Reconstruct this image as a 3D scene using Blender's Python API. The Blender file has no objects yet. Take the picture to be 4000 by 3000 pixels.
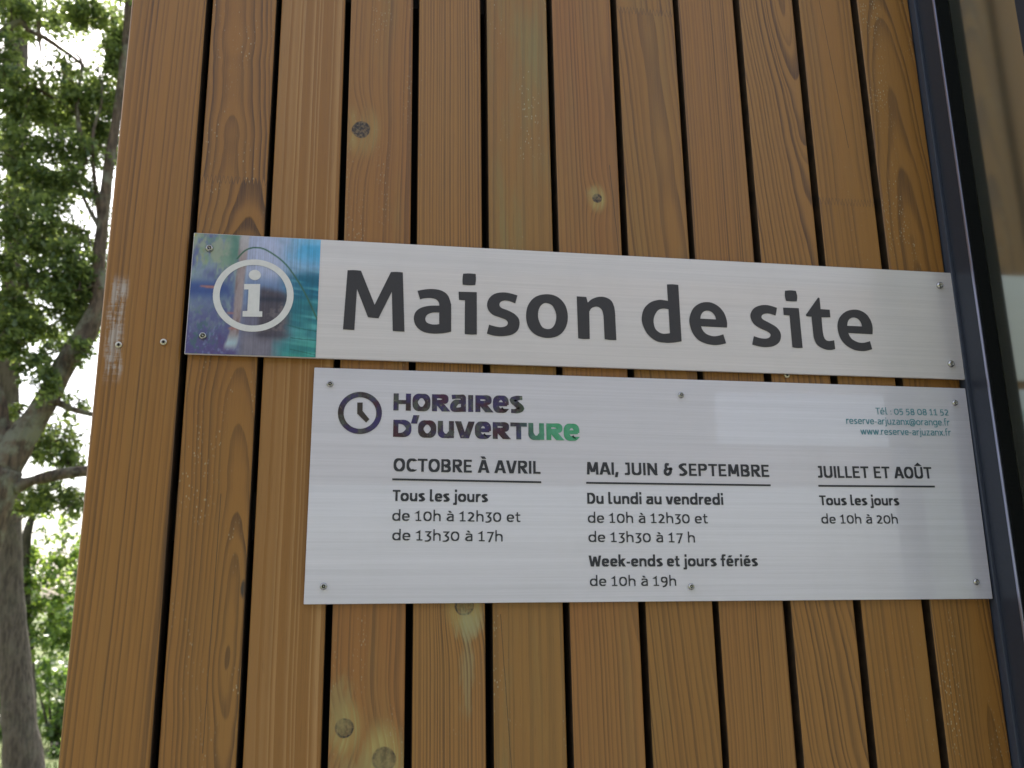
import bpy, bmesh, math, random
import numpy as np
from mathutils import Vector, Matrix
from mathutils.geometry import tessellate_polygon

scene = bpy.context.scene
# ------------------------------------------------------------------ measured layout (metres, wall face is the plane y = 0)
F_PX = 3524.35
CAM_LOC = (0.0, -0.84719, 1.6)
CAM_RIGHT = (0.987165, -0.158978, -0.015185)
CAM_UP = (-0.022906, -0.23505, 0.971713)
CAM_FWD = (0.158051, 0.958894, 0.235675)
BOARD_EDGES = [-0.2453, -0.1726, -0.1664, -0.1029, -0.0976, -0.0323, -0.0263, 0.039, 0.0456, 0.1115, 0.1185, 0.1849, 0.1908, 0.2576, 0.2646, 0.3312, 0.3376, 0.4038, 0.4107, 0.4764, 0.4847, 0.5503, 0.5591, 0.6254]
SIGN_A = [0.22979, 1.8858, 0.79439, 0.12019, -0.00638]   # centre x, centre z, width, height, tilt
SIGN_B = [0.28731, 1.70759, 0.676, 0.21727, -0.00721]
TITLE_OUTLINES = {
 'M': [[(-0.0217,1.9168,1),(-0.0152,1.9172,0),(-0.0088,1.9168,1),(0.005,1.8825,1),(0.0201,1.9168,1),(0.0259,1.9172,0),(0.0317,1.9169,1),(0.0341,1.8563,1),(0.0284,1.8563,0),(0.0228,1.8565,1),(0.0213,1.8965,1),(0.009,1.8689,1),(0.004,1.8692,0),(-0.0011,1.8697,1),(-0.0122,1.8979,1),(-0.0137,1.8563,1),(-0.0192,1.8564,0),(-0.0244,1.8566,1)]],
 'a': [[(0.0463,1.8985,1),(0.0541,1.9003,0),(0.0616,1.9009,0),(0.0698,1.8996,0),(0.0761,1.8948,0),(0.0793,1.8856,0),(0.0793,1.8853,1),(0.0793,1.8579,1),(0.0754,1.8567,0),(0.0693,1.8557,0),(0.0612,1.8553,0),(0.0524,1.8567,0),(0.0457,1.8617,0),(0.0429,1.8693,0),(0.0445,1.8764,0),(0.0498,1.8811,0),(0.0583,1.8835,0),(0.0677,1.884,1),(0.0671,1.8873,0),(0.0644,1.8903,0),(0.0596,1.8915,0),(0.0535,1.8911,0),(0.0488,1.8897,1)], [(0.0676,1.8769,1),(0.0611,1.8766,0),(0.0559,1.8742,0),(0.0541,1.8704,0),(0.0553,1.8666,0),(0.0598,1.8647,0),(0.0645,1.8646,0),(0.0676,1.8651,1)]],
 'i': [[(0.0912,1.9183,1),(0.0974,1.9188,0),(0.1037,1.9185,1),(0.104,1.9127,0),(0.1032,1.9068,1),(0.0971,1.9064,0),(0.0907,1.9067,1),(0.0905,1.9124,0)]],
 'i_': [[(0.0866,1.8992,1),(0.1047,1.8995,1),(0.1045,1.8557,1),(0.0985,1.8555,0),(0.0926,1.8558,1),(0.0929,1.8905,1),(0.087,1.8907,1)]],
 's': [[(0.1455,1.8977,1),(0.1431,1.8893,1),(0.1376,1.8914,0),(0.1327,1.8919,0),(0.1286,1.8903,0),(0.1272,1.8872,0),(0.1291,1.8841,0),(0.136,1.8815,0),(0.1422,1.8782,0),(0.1463,1.8735,0),(0.1471,1.868,0),(0.1452,1.8615,0),(0.1398,1.857,0),(0.1315,1.855,0),(0.1225,1.855,0),(0.1143,1.8569,1),(0.1167,1.8662,1),(0.1219,1.8648,0),(0.1281,1.864,0),(0.1334,1.8654,0),(0.1354,1.8685,0),(0.1335,1.8718,0),(0.1276,1.8741,0),(0.1207,1.8765,0),(0.1163,1.881,0),(0.1149,1.887,0),(0.1171,1.8937,0),(0.1227,1.8985,0),(0.1307,1.9003,0),(0.1384,1.8996,0)]],
 'o': [[(0.1748,1.9002,0),(0.1857,1.8981,0),(0.1936,1.89,0),(0.1963,1.8782,0),(0.194,1.8665,0),(0.1871,1.8579,0),(0.176,1.8545,0),(0.1642,1.8568,0),(0.1564,1.8643,0),(0.1538,1.8757,0),(0.1561,1.8879,0),(0.1636,1.8968,0)], [(0.1745,1.8909,0),(0.1807,1.8884,0),(0.1839,1.8816,0),(0.1844,1.8758,0),(0.1827,1.869,0),(0.1794,1.8648,0),(0.1751,1.8637,0),(0.17,1.8656,0),(0.1668,1.8719,0),(0.1659,1.8776,0),(0.1669,1.8839,0),(0.1698,1.8888,0)]],
 'n': [[(0.2061,1.8992,1),(0.216,1.8989,1),(0.2173,1.893,1),(0.2215,1.8967,0),(0.2281,1.8994,0),(0.2353,1.8995,0),(0.2417,1.8961,0),(0.2447,1.8891,0),(0.2454,1.8802,0),(0.2453,1.88,1),(0.2454,1.8545,1),(0.2393,1.8545,0),(0.2333,1.855,1),(0.2332,1.8798,1),(0.2331,1.8801,0),(0.2318,1.8856,0),(0.2284,1.8887,0),(0.2248,1.8889,0),(0.2208,1.887,0),(0.2185,1.8834,1),(0.218,1.8548,1),(0.2121,1.8546,0),(0.2062,1.855,1)]],
 'd': [[(0.3018,1.916,1),(0.3079,1.9164,0),(0.314,1.916,1),(0.3138,1.8554,1),(0.3052,1.8538,0),(0.2968,1.8534,0),(0.287,1.8549,0),(0.2783,1.8619,0),(0.2735,1.8723,0),(0.2733,1.8809,0),(0.2764,1.8895,0),(0.2834,1.896,0),(0.2919,1.8988,0),(0.2978,1.8987,0),(0.3018,1.8981,1)], [(0.3019,1.8891,1),(0.2964,1.8897,0),(0.2908,1.8877,0),(0.2868,1.8818,0),(0.2853,1.8755,0),(0.2867,1.868,0),(0.2911,1.8639,0),(0.2957,1.8628,0),(0.3019,1.8636,1)]],
 'e': [[(0.3636,1.8717,1),(0.364,1.8783,0),(0.3619,1.8867,0),(0.357,1.8934,0),(0.3505,1.8974,0),(0.3443,1.8985,0),(0.3365,1.897,0),(0.3288,1.8915,0),(0.3244,1.8828,0),(0.3235,1.8748,0),(0.3259,1.8652,0),(0.3313,1.8578,0),(0.3387,1.8541,0),(0.347,1.8526,0),(0.3538,1.853,0),(0.3614,1.8548,1),(0.359,1.8643,1),(0.3519,1.8622,0),(0.346,1.8622,0),(0.3402,1.8645,0),(0.3368,1.8686,0),(0.3357,1.8721,1)], [(0.3354,1.8803,1),(0.3365,1.8844,0),(0.3393,1.8878,0),(0.3433,1.8893,0),(0.3478,1.8881,0),(0.3513,1.8843,0),(0.3523,1.8801,1)]],
 's2': [[(0.4203,1.8951,1),(0.418,1.8866,1),(0.4132,1.8881,0),(0.4089,1.8886,0),(0.4045,1.8876,0),(0.4022,1.8848,0),(0.4037,1.8819,0),(0.4098,1.8787,0),(0.4172,1.8745,0),(0.4211,1.8696,0),(0.4219,1.8641,0),(0.4196,1.8581,0),(0.4136,1.8537,0),(0.4057,1.8521,0),(0.398,1.8524,0),(0.3896,1.8543,1),(0.3921,1.8635,1),(0.398,1.8617,0),(0.4048,1.8612,0),(0.4093,1.8629,0),(0.4104,1.8663,0),(0.4072,1.8691,0),(0.3997,1.8722,0),(0.3935,1.8764,0),(0.3905,1.8821,0),(0.3906,1.8878,0),(0.3946,1.8936,0),(0.4015,1.897,0),(0.4088,1.8978,0),(0.4148,1.8968,0)]],
 'i2': [[(0.431,1.9145,1),(0.4373,1.9152,0),(0.4432,1.9148,1),(0.4442,1.9089,0),(0.4432,1.9033,1),(0.4373,1.903,0),(0.431,1.9033,1),(0.4303,1.9089,0)]],
 'i2_': [[(0.4272,1.8957,1),(0.4447,1.8957,1),(0.4448,1.8524,1),(0.439,1.8521,0),(0.4335,1.8528,1),(0.4336,1.8873,1),(0.4271,1.8876,1)]],
 't': [[(0.4676,1.9084,1),(0.4692,1.908,1),(0.4692,1.8956,1),(0.4794,1.8953,1),(0.4793,1.8869,1),(0.4693,1.8865,1),(0.4691,1.8708,0),(0.4704,1.8635,0),(0.4741,1.8609,0),(0.4809,1.8618,1),(0.4811,1.8523,1),(0.4762,1.8512,0),(0.4692,1.8518,0),(0.4617,1.8559,0),(0.4586,1.8626,0),(0.4581,1.8704,0),(0.458,1.8868,1),(0.4525,1.887,1),(0.4518,1.8885,1)]],
 'e2': [[(0.5253,1.8698,1),(0.5263,1.878,0),(0.5247,1.8858,0),(0.5204,1.8922,0),(0.5136,1.8959,0),(0.5061,1.8964,0),(0.4977,1.894,0),(0.4904,1.888,0),(0.4867,1.8801,0),(0.4864,1.8719,0),(0.4885,1.8637,0),(0.4936,1.857,0),(0.5011,1.8526,0),(0.5081,1.8511,0),(0.5153,1.8513,0),(0.523,1.8533,1),(0.5215,1.8622,1),(0.5145,1.8602,0),(0.5083,1.8604,0),(0.5023,1.863,0),(0.4992,1.8666,0),(0.4978,1.8704,1)], [(0.4974,1.8783,1),(0.4989,1.8833,0),(0.5019,1.8865,0),(0.506,1.8877,0),(0.5105,1.8863,0),(0.5133,1.8827,0),(0.5142,1.8781,1)]],
}
INFO_RING = [-0.1088, 1.8875, 0.0371, 0.0362, -0.1088, 1.8877, 0.0309, 0.0303]
INFO_DOT = [-0.1086, 1.9079, 0.0056, 0.0052]
INFO_STEM = [(-0.118, 1.8984), (-0.1032, 1.899), (-0.1029, 1.8717), (-0.0999, 1.8718), (-0.0998, 1.8663), (-0.1178, 1.8659), (-0.1179, 1.8714), (-0.1137, 1.8716), (-0.1137, 1.8931), (-0.1177, 1.8929)]
PICTURE_EDGE_X = [(-0.04844, 1.94884), (-0.0489, 1.82856)]
CLOCK_RING = [-0.0064, 1.7756, 0.0204, 0.0202, -0.0064, 1.7755, 0.0151, 0.0151]
CLOCK_HANDS = [(-0.0092, 1.7855), (-0.0041, 1.7856), (-0.004, 1.7775), (0.0025, 1.7696), (-0.0005, 1.7664), (-0.0089, 1.7747)]
TEXT_LINES = [   # words, style, start, end of baseline, x-height
 ('HoRaIRes', 'X', (0.02476, 1.77854), (0.14972, 1.77826), 0.01658),
 ("Do'ouVeRTuRe", 'X', (0.02477, 1.75321), (0.20423, 1.75187), 0.01635),
 ('OCTOBRE À AVRIL', 'H', (0.02566, 1.7207), (0.16506, 1.71923), 0.00901),
 ('Tous les jours', 'B', (0.02521, 1.69309), (0.11397, 1.69213), 0.00755),
 ('de 10h à 12h30 et', 'R', (0.02524, 1.67501), (0.14474, 1.67359), 0.00703),
 ('de 13h30 à 17h', 'R', (0.02552, 1.65723), (0.12761, 1.65563), 0.00696),
 ('MAI, JUIN & SEPTEMBRE', 'H', (0.21058, 1.71899), (0.3968, 1.71781), 0.00893),
 ('Du lundi au vendredi', 'B', (0.20998, 1.69089), (0.34663, 1.69003), 0.00768),
 ('de 10h à 12h30 et', 'R', (0.20985, 1.67282), (0.32943, 1.67205), 0.00703),
 ('de 13h30 à 17 h', 'R', (0.20981, 1.65483), (0.31519, 1.65383), 0.00695),
 ('Week-ends et jours fériés', 'B', (0.20938, 1.63201), (0.37741, 1.63082), 0.00751),
 ('de 10h à 19h', 'R', (0.20974, 1.61414), (0.29387, 1.6133), 0.0068),
 ('Tél : 05 58 08 11 52', 'G', (0.51954, 1.7836), (0.60212, 1.78386), 0.00512),
 ('reserve-arjuzanx@orange.fr', 'G', (0.48555, 1.77307), (0.60201, 1.77296), 0.00524),
 ('www.reserve-arjuzanx.fr', 'G', (0.50022, 1.76222), (0.60193, 1.76235), 0.00511),
 ('JUILLET ET AOÛT', 'H', (0.44876, 1.71741), (0.57436, 1.71726), 0.00876),
 ('Tous les jours', 'B', (0.44785, 1.68988), (0.53403, 1.68981), 0.00718),
 ('de 10h à 20h', 'R', (0.44799, 1.67175), (0.53023, 1.67152), 0.00671),
]
RULES = [((0.02463, 1.71317), (0.16555, 1.71126)), ((0.20947, 1.71094), (0.3974, 1.7095)), ((0.44815, 1.70923), (0.57594, 1.70913))]
SCREWS_A = [(-0.1517, 1.93288), (-0.15232, 1.84579), (0.61103, 1.92788), (0.61199, 1.83978)]
SCREWS_B = [(-0.03481, 1.80283), (-0.03463, 1.61681), (0.31003, 1.79949), (0.6111, 1.79751), (0.30863, 1.61239), (0.6082, 1.6133)]
SCREWS_WALL = [(-0.22702, 1.83634), (-0.18793, 1.84031), (0.42706, 1.82413)]
PINE_TRUNK = [(-2.059,6.0,0.173,0.1552),(-2.191,6.0,0.585,0.1215),(-2.255,6.0,0.908,0.1079),(-2.317,6.0,1.238,0.1006),(-2.4,6.0,1.746,0.0865),(-2.454,6.0,2.184,0.0807),(-2.573,6.0,3.196,0.0765),(-2.635,6.0,4.181,0.0728),(-2.705,6.0,5.017,0.0714),(-2.791,6.0,5.9,0.0704),(-3.033,6.0,8.339,0.0715),(-3.581,6.0,13.796,0.041)]
OAK_TRUNK = [(-2.313,5.0,0.206,0.2193),(-2.34,5.0,0.887,0.1529),(-2.31,5.0,1.583,0.1382),(-2.245,5.0,2.099,0.1293),(-2.169,5.0,2.437,0.1205)]
OAK_LIMBS = [[(-2.169,5.0,2.437,0.1116),(-2.085,5.0,2.624,0.0893),(-1.979,5.0,2.824,0.0696),(-1.882,5.0,3.086,0.0681),(-1.78,5.0,3.29,0.0684),(-1.715,5.0,3.515,0.0544),(-1.737,5.0,3.758,0.0422),(-1.738,5.0,4.043,0.0373),(-1.734,5.0,4.465,0.0344),(-1.714,5.0,4.806,0.0313),(-1.704,5.0,5.137,0.03),(-1.706,5.0,5.616,0.0269),(-1.749,5.0,6.582,0.0224),(-1.821,5.0,8.435,0.0104)],[(-2.182,5.0,2.484,0.0894),(-2.21,5.0,2.673,0.063),(-2.271,5.0,2.896,0.06),(-2.401,5.0,3.203,0.0555),(-2.573,5.0,3.788,0.0479),(-2.642,5.0,4.495,0.0399),(-2.824,5.0,5.623,0.0325),(-2.866,5.0,7.089,0.0121)],[(-2.086,5.0,2.329,0.0532),(-2.002,5.0,2.36,0.03),(-1.903,5.0,2.389,0.0352),(-1.73,5.0,2.422,0.0349),(-1.568,5.0,2.434,0.0295),(-1.368,5.0,2.556,0.0207),(-1.173,5.0,2.82,0.0086)],[(-1.929,5.0,2.871,0.0268),(-1.834,5.0,2.821,0.0195),(-1.711,5.0,2.785,0.0158),(-1.582,5.0,2.763,0.0105)],[(-2.549,5.0,3.964,0.029),(-2.469,5.0,5.029,0.0164),(-2.339,5.0,5.009,0.0142),(-2.226,5.0,4.991,0.0101),(-2.089,5.0,4.911,0.006)],[(-2.719,5.0,5.145,0.0271),(-2.422,5.0,5.485,0.0211),(-2.336,5.0,5.438,0.0167),(-2.234,5.0,5.394,0.0156),(-2.129,5.0,5.325,0.0134),(-2.006,5.0,5.238,0.0112),(-1.934,5.0,5.166,0.0081)],[(-2.283,5.0,5.559,0.0147),(-2.266,5.0,5.421,0.0115),(-2.237,5.0,5.266,0.0062)],[(-1.887,5.0,4.473,0.0212),(-1.973,5.0,4.882,0.0139),(-1.971,5.0,5.211,0.0101),(-2.045,5.0,5.303,0.0051)],[(-1.742,5.0,4.007,0.0167),(-1.864,5.0,4.217,0.0114),(-2.044,5.0,4.611,0.0088),(-2.098,5.0,4.758,0.0049)],[(-1.753,5.0,4.042,0.0149),(-1.853,5.0,4.625,0.0116),(-1.818,5.0,4.971,0.0079),(-1.873,5.0,5.22,0.0051)]]
SAPLING_TRUNK = [(-3.207,9.5,-0.128,0.0467),(-3.291,9.5,0.55,0.0526),(-3.377,9.5,1.05,0.068),(-3.483,9.5,1.69,0.0682),(-3.523,9.5,2.215,0.0559),(-3.503,9.5,2.509,0.0373),(-3.438,9.5,2.672,0.0218),(-3.346,9.5,3.03,0.0093)]
OAK_CLUMPS = [(-2.433,5.0,5.584,0.249,0.116,1),(-1.992,5.0,5.628,0.216,0.116,1.3),(-1.779,5.1,5.394,0.101,0.27,1.2),(-1.88,5.2,5.086,0.154,0.12,1.1),(-2.298,5.4,5.822,0.124,0.106,0.9),(-2.445,5.0,5.247,0.1,0.149,1),(-2.46,5.2,5.197,0.103,0.069,0.6),(-2.011,4.8,5.059,0.112,0.048,0.5),(-2.278,5.0,5.029,0.232,0.083,1),(-1.966,5.0,4.978,0.182,0.1,1),(-2.353,5.0,4.833,0.133,0.116,1.2),(-2.2,5.2,4.922,0.206,0.12,1.2),(-1.897,5.2,4.887,0.137,0.137,1.1),(-2.231,5.0,4.579,0.199,0.1,1.2),(-1.943,5.0,4.562,0.166,0.116,0.9),(-2.342,5.0,4.442,0.1,0.116,0.9),(-2.113,5.0,4.348,0.199,0.1,1.2),(-1.847,5.3,4.787,0.087,0.14,0.8),(-2.157,5.0,4.163,0.182,0.1,1),(-1.94,5.0,4.359,0.1,0.1,0.7),(-2.366,5.2,4.318,0.103,0.103,0.9),(-2.05,5.0,4.026,0.182,0.083,1),(-2.296,5.0,4.013,0.1,0.116,1),(-1.836,5.0,4.255,0.083,0.083,0.5),(-2.159,5.0,3.878,0.199,0.083,0.9),(-1.84,5.0,3.948,0.083,0.066,0.4),(-1.908,5.0,3.838,0.149,0.066,0.7),(-2.279,5.0,3.716,0.083,0.1,1.1),(-2.092,5.0,3.672,0.199,0.116,1.1),(-1.831,5.0,3.684,0.133,0.149,1.3),(-1.941,5.0,3.54,0.182,0.1,1.1),(-2.21,5.0,3.495,0.133,0.1,1),(-1.785,5.1,3.563,0.084,0.118,1),(-2.104,5.0,3.347,0.182,0.1,1.1),(-2.218,5.0,3.292,0.1,0.1,1.2),(-2.176,5.0,3.177,0.1,0.075,0.9),(-1.974,4.9,3.122,0.082,0.098,0.7),(-1.88,5.1,3.403,0.118,0.101,0.8),(-1.897,4.8,2.953,0.064,0.096,0.8),(-1.757,4.9,3.178,0.065,0.065,0.6),(-2.081,4.9,3.022,0.073,0.082,0.4),(-1.847,5.2,2.9,0.086,0.086,0.35),(-2.209,5.2,2.843,0.051,0.069,0.4),(-1.891,4.8,2.89,0.08,0.096,0.6),(-1.962,5.3,2.666,0.157,0.122,0.9),(-2.129,5.4,2.614,0.106,0.106,0.8),(-1.888,5.3,2.533,0.105,0.087,0.8),(-2.038,5.4,2.33,0.177,0.106,1.1),(-1.848,5.3,2.27,0.105,0.087,0.9),(-2.138,5.4,2.247,0.106,0.071,0.8),(-4.368,4.419,7.802,0.239,0.151,0.42),(-3.6,4.932,3.339,0.328,0.235,0.42),(-3.925,4.908,7.24,0.224,0.159,0.42),(-2.602,4.838,3.832,0.324,0.236,0.42),(-5.564,7.104,6.207,0.436,0.338,0.42),(-4.384,4.787,4.948,0.299,0.2,0.42),(-5.091,6.007,9.92,0.415,0.293,0.42),(-5.154,6.999,4.015,0.395,0.338,0.42),(-3.725,4.732,6.157,0.285,0.19,0.42),(-4.77,6.267,4.424,0.251,0.188,0.42),(-6.055,7.491,7.225,0.395,0.27,0.42),(-4.639,5.112,6.389,0.237,0.227,0.42),(-5.335,7.184,5.302,0.347,0.294,0.42),(-6.291,6.231,10.244,0.287,0.288,0.42),(-4.048,4.341,6.262,0.203,0.18,0.42),(-4.34,7.368,4.269,0.502,0.33,0.42),(-5.543,5.554,7.59,0.393,0.262,0.42),(-2.714,4.832,5.041,0.325,0.178,0.42),(-4.57,5.293,8.661,0.276,0.274,0.42),(-5.784,5.397,9.318,0.243,0.257,0.42),(-4.647,4.886,8.42,0.355,0.195,0.42),(-5.017,4.694,8.395,0.215,0.216,0.42),(-4.446,4.604,5.483,0.224,0.247,0.42),(-3.988,5.777,4.505,0.302,0.299,0.42),(-4.476,5.02,6.342,0.206,0.199,0.42),(-2.771,5.039,3.894,0.284,0.154,0.42),(-4.434,4.668,7.367,0.224,0.236,0.42),(-4.671,5.53,3.435,0.319,0.288,0.42),(-3.266,5.831,5.4,0.377,0.269,0.42),(-6.94,7.251,9.965,0.477,0.352,0.42),(-5.304,6.889,5.853,0.439,0.296,0.42),(-5.023,7.245,6.11,0.433,0.25,0.42),(-4.015,6.406,10.839,0.447,0.324,0.42),(-5.36,6.402,3.873,0.273,0.325,0.42),(-6.598,6.663,9.743,0.391,0.277,0.42),(-2.758,4.243,7.088,0.174,0.223,0.42),(-4.601,7.097,11.214,0.453,0.326,0.42),(-3.558,5.291,3.68,0.244,0.239,0.42),(-2.449,4.287,3.892,0.244,0.185,0.42),(-5.626,6.207,5.862,0.338,0.301,0.42),(-4.108,4.235,5.958,0.284,0.183,0.42),(-3.084,5.458,4.073,0.23,0.229,0.42),(-4.789,7.389,9.446,0.335,0.29,0.42),(-5.919,5.891,9.368,0.348,0.291,0.42),(-4.943,7.108,4.437,0.446,0.214,0.42),(-6.151,6.835,8.744,0.444,0.261,0.42),(-2.706,5.932,7.119,0.265,0.193,0.42),(-1.779,4.417,7.055,0.314,0.209,0.42),(-2.367,5.901,8.564,0.323,0.268,0.42),(-3.698,6.777,10.871,0.443,0.249,0.42),(-0.022,5.371,8.004,0.331,0.234,0.42),(-0.362,7.089,10.62,0.475,0.251,0.42),(-0.834,6.79,9.416,0.356,0.216,0.42),(-1.822,4.846,7.06,0.215,0.155,0.42),(-0.77,6.186,11.036,0.419,0.232,0.42),(-2.672,7.302,9.627,0.299,0.273,0.42),(-2.166,4.472,6.66,0.23,0.168,0.42),(-3.569,6.902,7.502,0.446,0.321,0.42),(-0.203,6.179,11.249,0.356,0.249,0.42),(-0.196,6.42,8.397,0.447,0.202,0.42),(-1.003,5.339,7.333,0.319,0.26,0.42),(-0.287,6.581,10.382,0.379,0.322,0.42),(-3.091,7.489,12.015,0.361,0.317,0.42),(-0.334,5.28,8.853,0.278,0.256,0.42),(-2.452,6.549,12.122,0.29,0.268,0.42),(-1.188,4.884,8.378,0.35,0.217,0.42),(-3.117,6.272,6.937,0.442,0.312,0.42),(-3.074,7.278,12.583,0.336,0.243,0.42),(-0.311,5.328,7.283,0.236,0.187,0.42),(-0.222,6.096,11.104,0.392,0.271,0.42),(-0.132,4.7,8.774,0.271,0.159,0.42),(-4.167,7.477,11.279,0.312,0.223,0.42),(-1.251,6.172,3.651,0.339,0.267,0.42),(0.027,6.265,3.763,0.347,0.249,0.42),(-0.498,6.626,5.157,0.319,0.21,0.42),(-0.903,5.215,6.167,0.201,0.245,0.42),(-1.001,5.528,4.153,0.337,0.198,0.42),(-1.306,6.904,7.615,0.413,0.2,0.42),(-1.456,5.157,5.74,0.315,0.237,0.42),(-0.87,6.581,5.425,0.362,0.213,0.42),(0.092,5.511,4.117,0.347,0.264,0.42),(-0.184,6.086,3.863,0.312,0.19,0.42),(-0.106,6.04,5.884,0.322,0.281,0.42),(-1.793,6.189,4.568,0.251,0.282,0.42),(-1.29,6.602,3.757,0.343,0.233,0.42),(-0.095,6.277,3.709,0.381,0.262,0.42),(-0.571,4.796,4.353,0.318,0.178,0.42),(-0.427,5.2,4.66,0.265,0.216,0.42),(-1.653,6.272,6.884,0.36,0.292,0.42),(-1.203,4.602,2.947,0.282,0.186,0.42),(-0.221,6.359,4.763,0.332,0.186,0.42),(-1.987,6.736,5.424,0.246,0.24,0.42),(-2.391,7.052,4.415,0.168,0.127,0.75),(-3.56,7.671,6.008,0.263,0.163,0.75),(-2.768,6.65,4.629,0.212,0.141,0.75),(-2.965,6.262,6.53,0.21,0.147,0.75),(-2.287,6.371,5.405,0.187,0.144,0.75),(-2.424,6.233,5.791,0.172,0.092,0.75),(-2.407,5.808,3.694,0.126,0.128,0.75),(-2.542,7.839,7.135,0.159,0.127,0.75),(-2.259,6.417,3.969,0.175,0.1,0.75),(-2.847,7.624,4.023,0.164,0.126,0.75),(-3.071,7.186,3.944,0.171,0.141,0.75),(-2.515,7.324,7.137,0.237,0.117,0.75),(-2.63,5.684,4.027,0.128,0.095,0.75),(-2.792,6.474,5.676,0.227,0.131,0.75),(-2.548,7.883,7.14,0.175,0.183,0.75),(-2.488,7.29,3.972,0.145,0.166,0.75),(-2.12,5.931,3.938,0.125,0.098,0.75),(-2.885,7.385,5.429,0.203,0.13,0.75),(-2.038,6.126,4.251,0.122,0.098,0.75),(-2.782,6.426,4.884,0.144,0.132,0.75),(-2.62,6.436,4.494,0.222,0.105,0.75),(-2.457,7.581,6.791,0.147,0.121,0.75),(-2.16,6.335,3.809,0.173,0.094,0.75),(-2.44,6.713,5.629,0.144,0.121,0.75)]
SAPLING_CLUMPS = [(-3.169,9.5,2.536,0.235,0.103,0.6),(-3.281,9.5,2.374,0.176,0.117,0.5),(-3.437,9.5,2.161,0.176,0.147,0.9),(-3.133,9.5,2.159,0.206,0.147,1),(-3.264,9.5,1.948,0.264,0.147,1.1),(-3.43,9.5,1.845,0.147,0.147,1),(-3.033,9.3,1.733,0.173,0.173,1.1),(-3.306,9.5,1.609,0.206,0.147,1.2),(-3.118,9.5,1.477,0.176,0.147,1.2),(-3.357,9.5,1.379,0.147,0.147,1),(-3.136,9.3,1.279,0.202,0.144,1.1),(-3.05,9.5,1.296,0.147,0.176,0.9),(-2.993,9.8,1.954,0.181,0.181,1),(-3.105,9.8,2.312,0.181,0.181,0.7),(-3.833,9.9,1.966,0.152,0.183,0.6),(-3.919,9.9,2.517,0.183,0.183,0.6),(-4.032,9.8,2.235,0.272,0.272,1)]
BUSH_CLUMPS = [(-3.824,11.5,0.998,0.21,0.175,0.9),(-3.635,11.5,0.873,0.175,0.21,1),(-3.882,11.5,0.7,0.21,0.175,0.9),(-3.577,11.3,0.591,0.207,0.172,1.1),(-3.791,11.5,0.372,0.21,0.158,0.9),(-3.496,11.2,0.367,0.137,0.171,1.1),(-3.565,11.2,0.198,0.137,0.12,1),(-3.326,10.6,0.05,0.097,0.13,1.3),(-3.353,10.5,-0.04,0.097,0.08,1.0),(-3.298,10.5,-0.201,0.113,0.097,0.9),(-3.451,11.4,0.489,0.209,0.417,1.1),(-3.298,11.2,0.074,0.205,0.308,1.1)]
LOW_CLUMPS = [(-4.63,12.5,0.576,0.114,0.303,1),(-4.65,12.5,0.197,0.189,0.227,1.1),(-4.708,12.6,0.958,0.134,0.229,0.9),(-4.916,12.6,0.576,0.229,0.382,1.1),(-4.51,12.4,0.079,0.113,0.094,0.9)]
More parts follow.
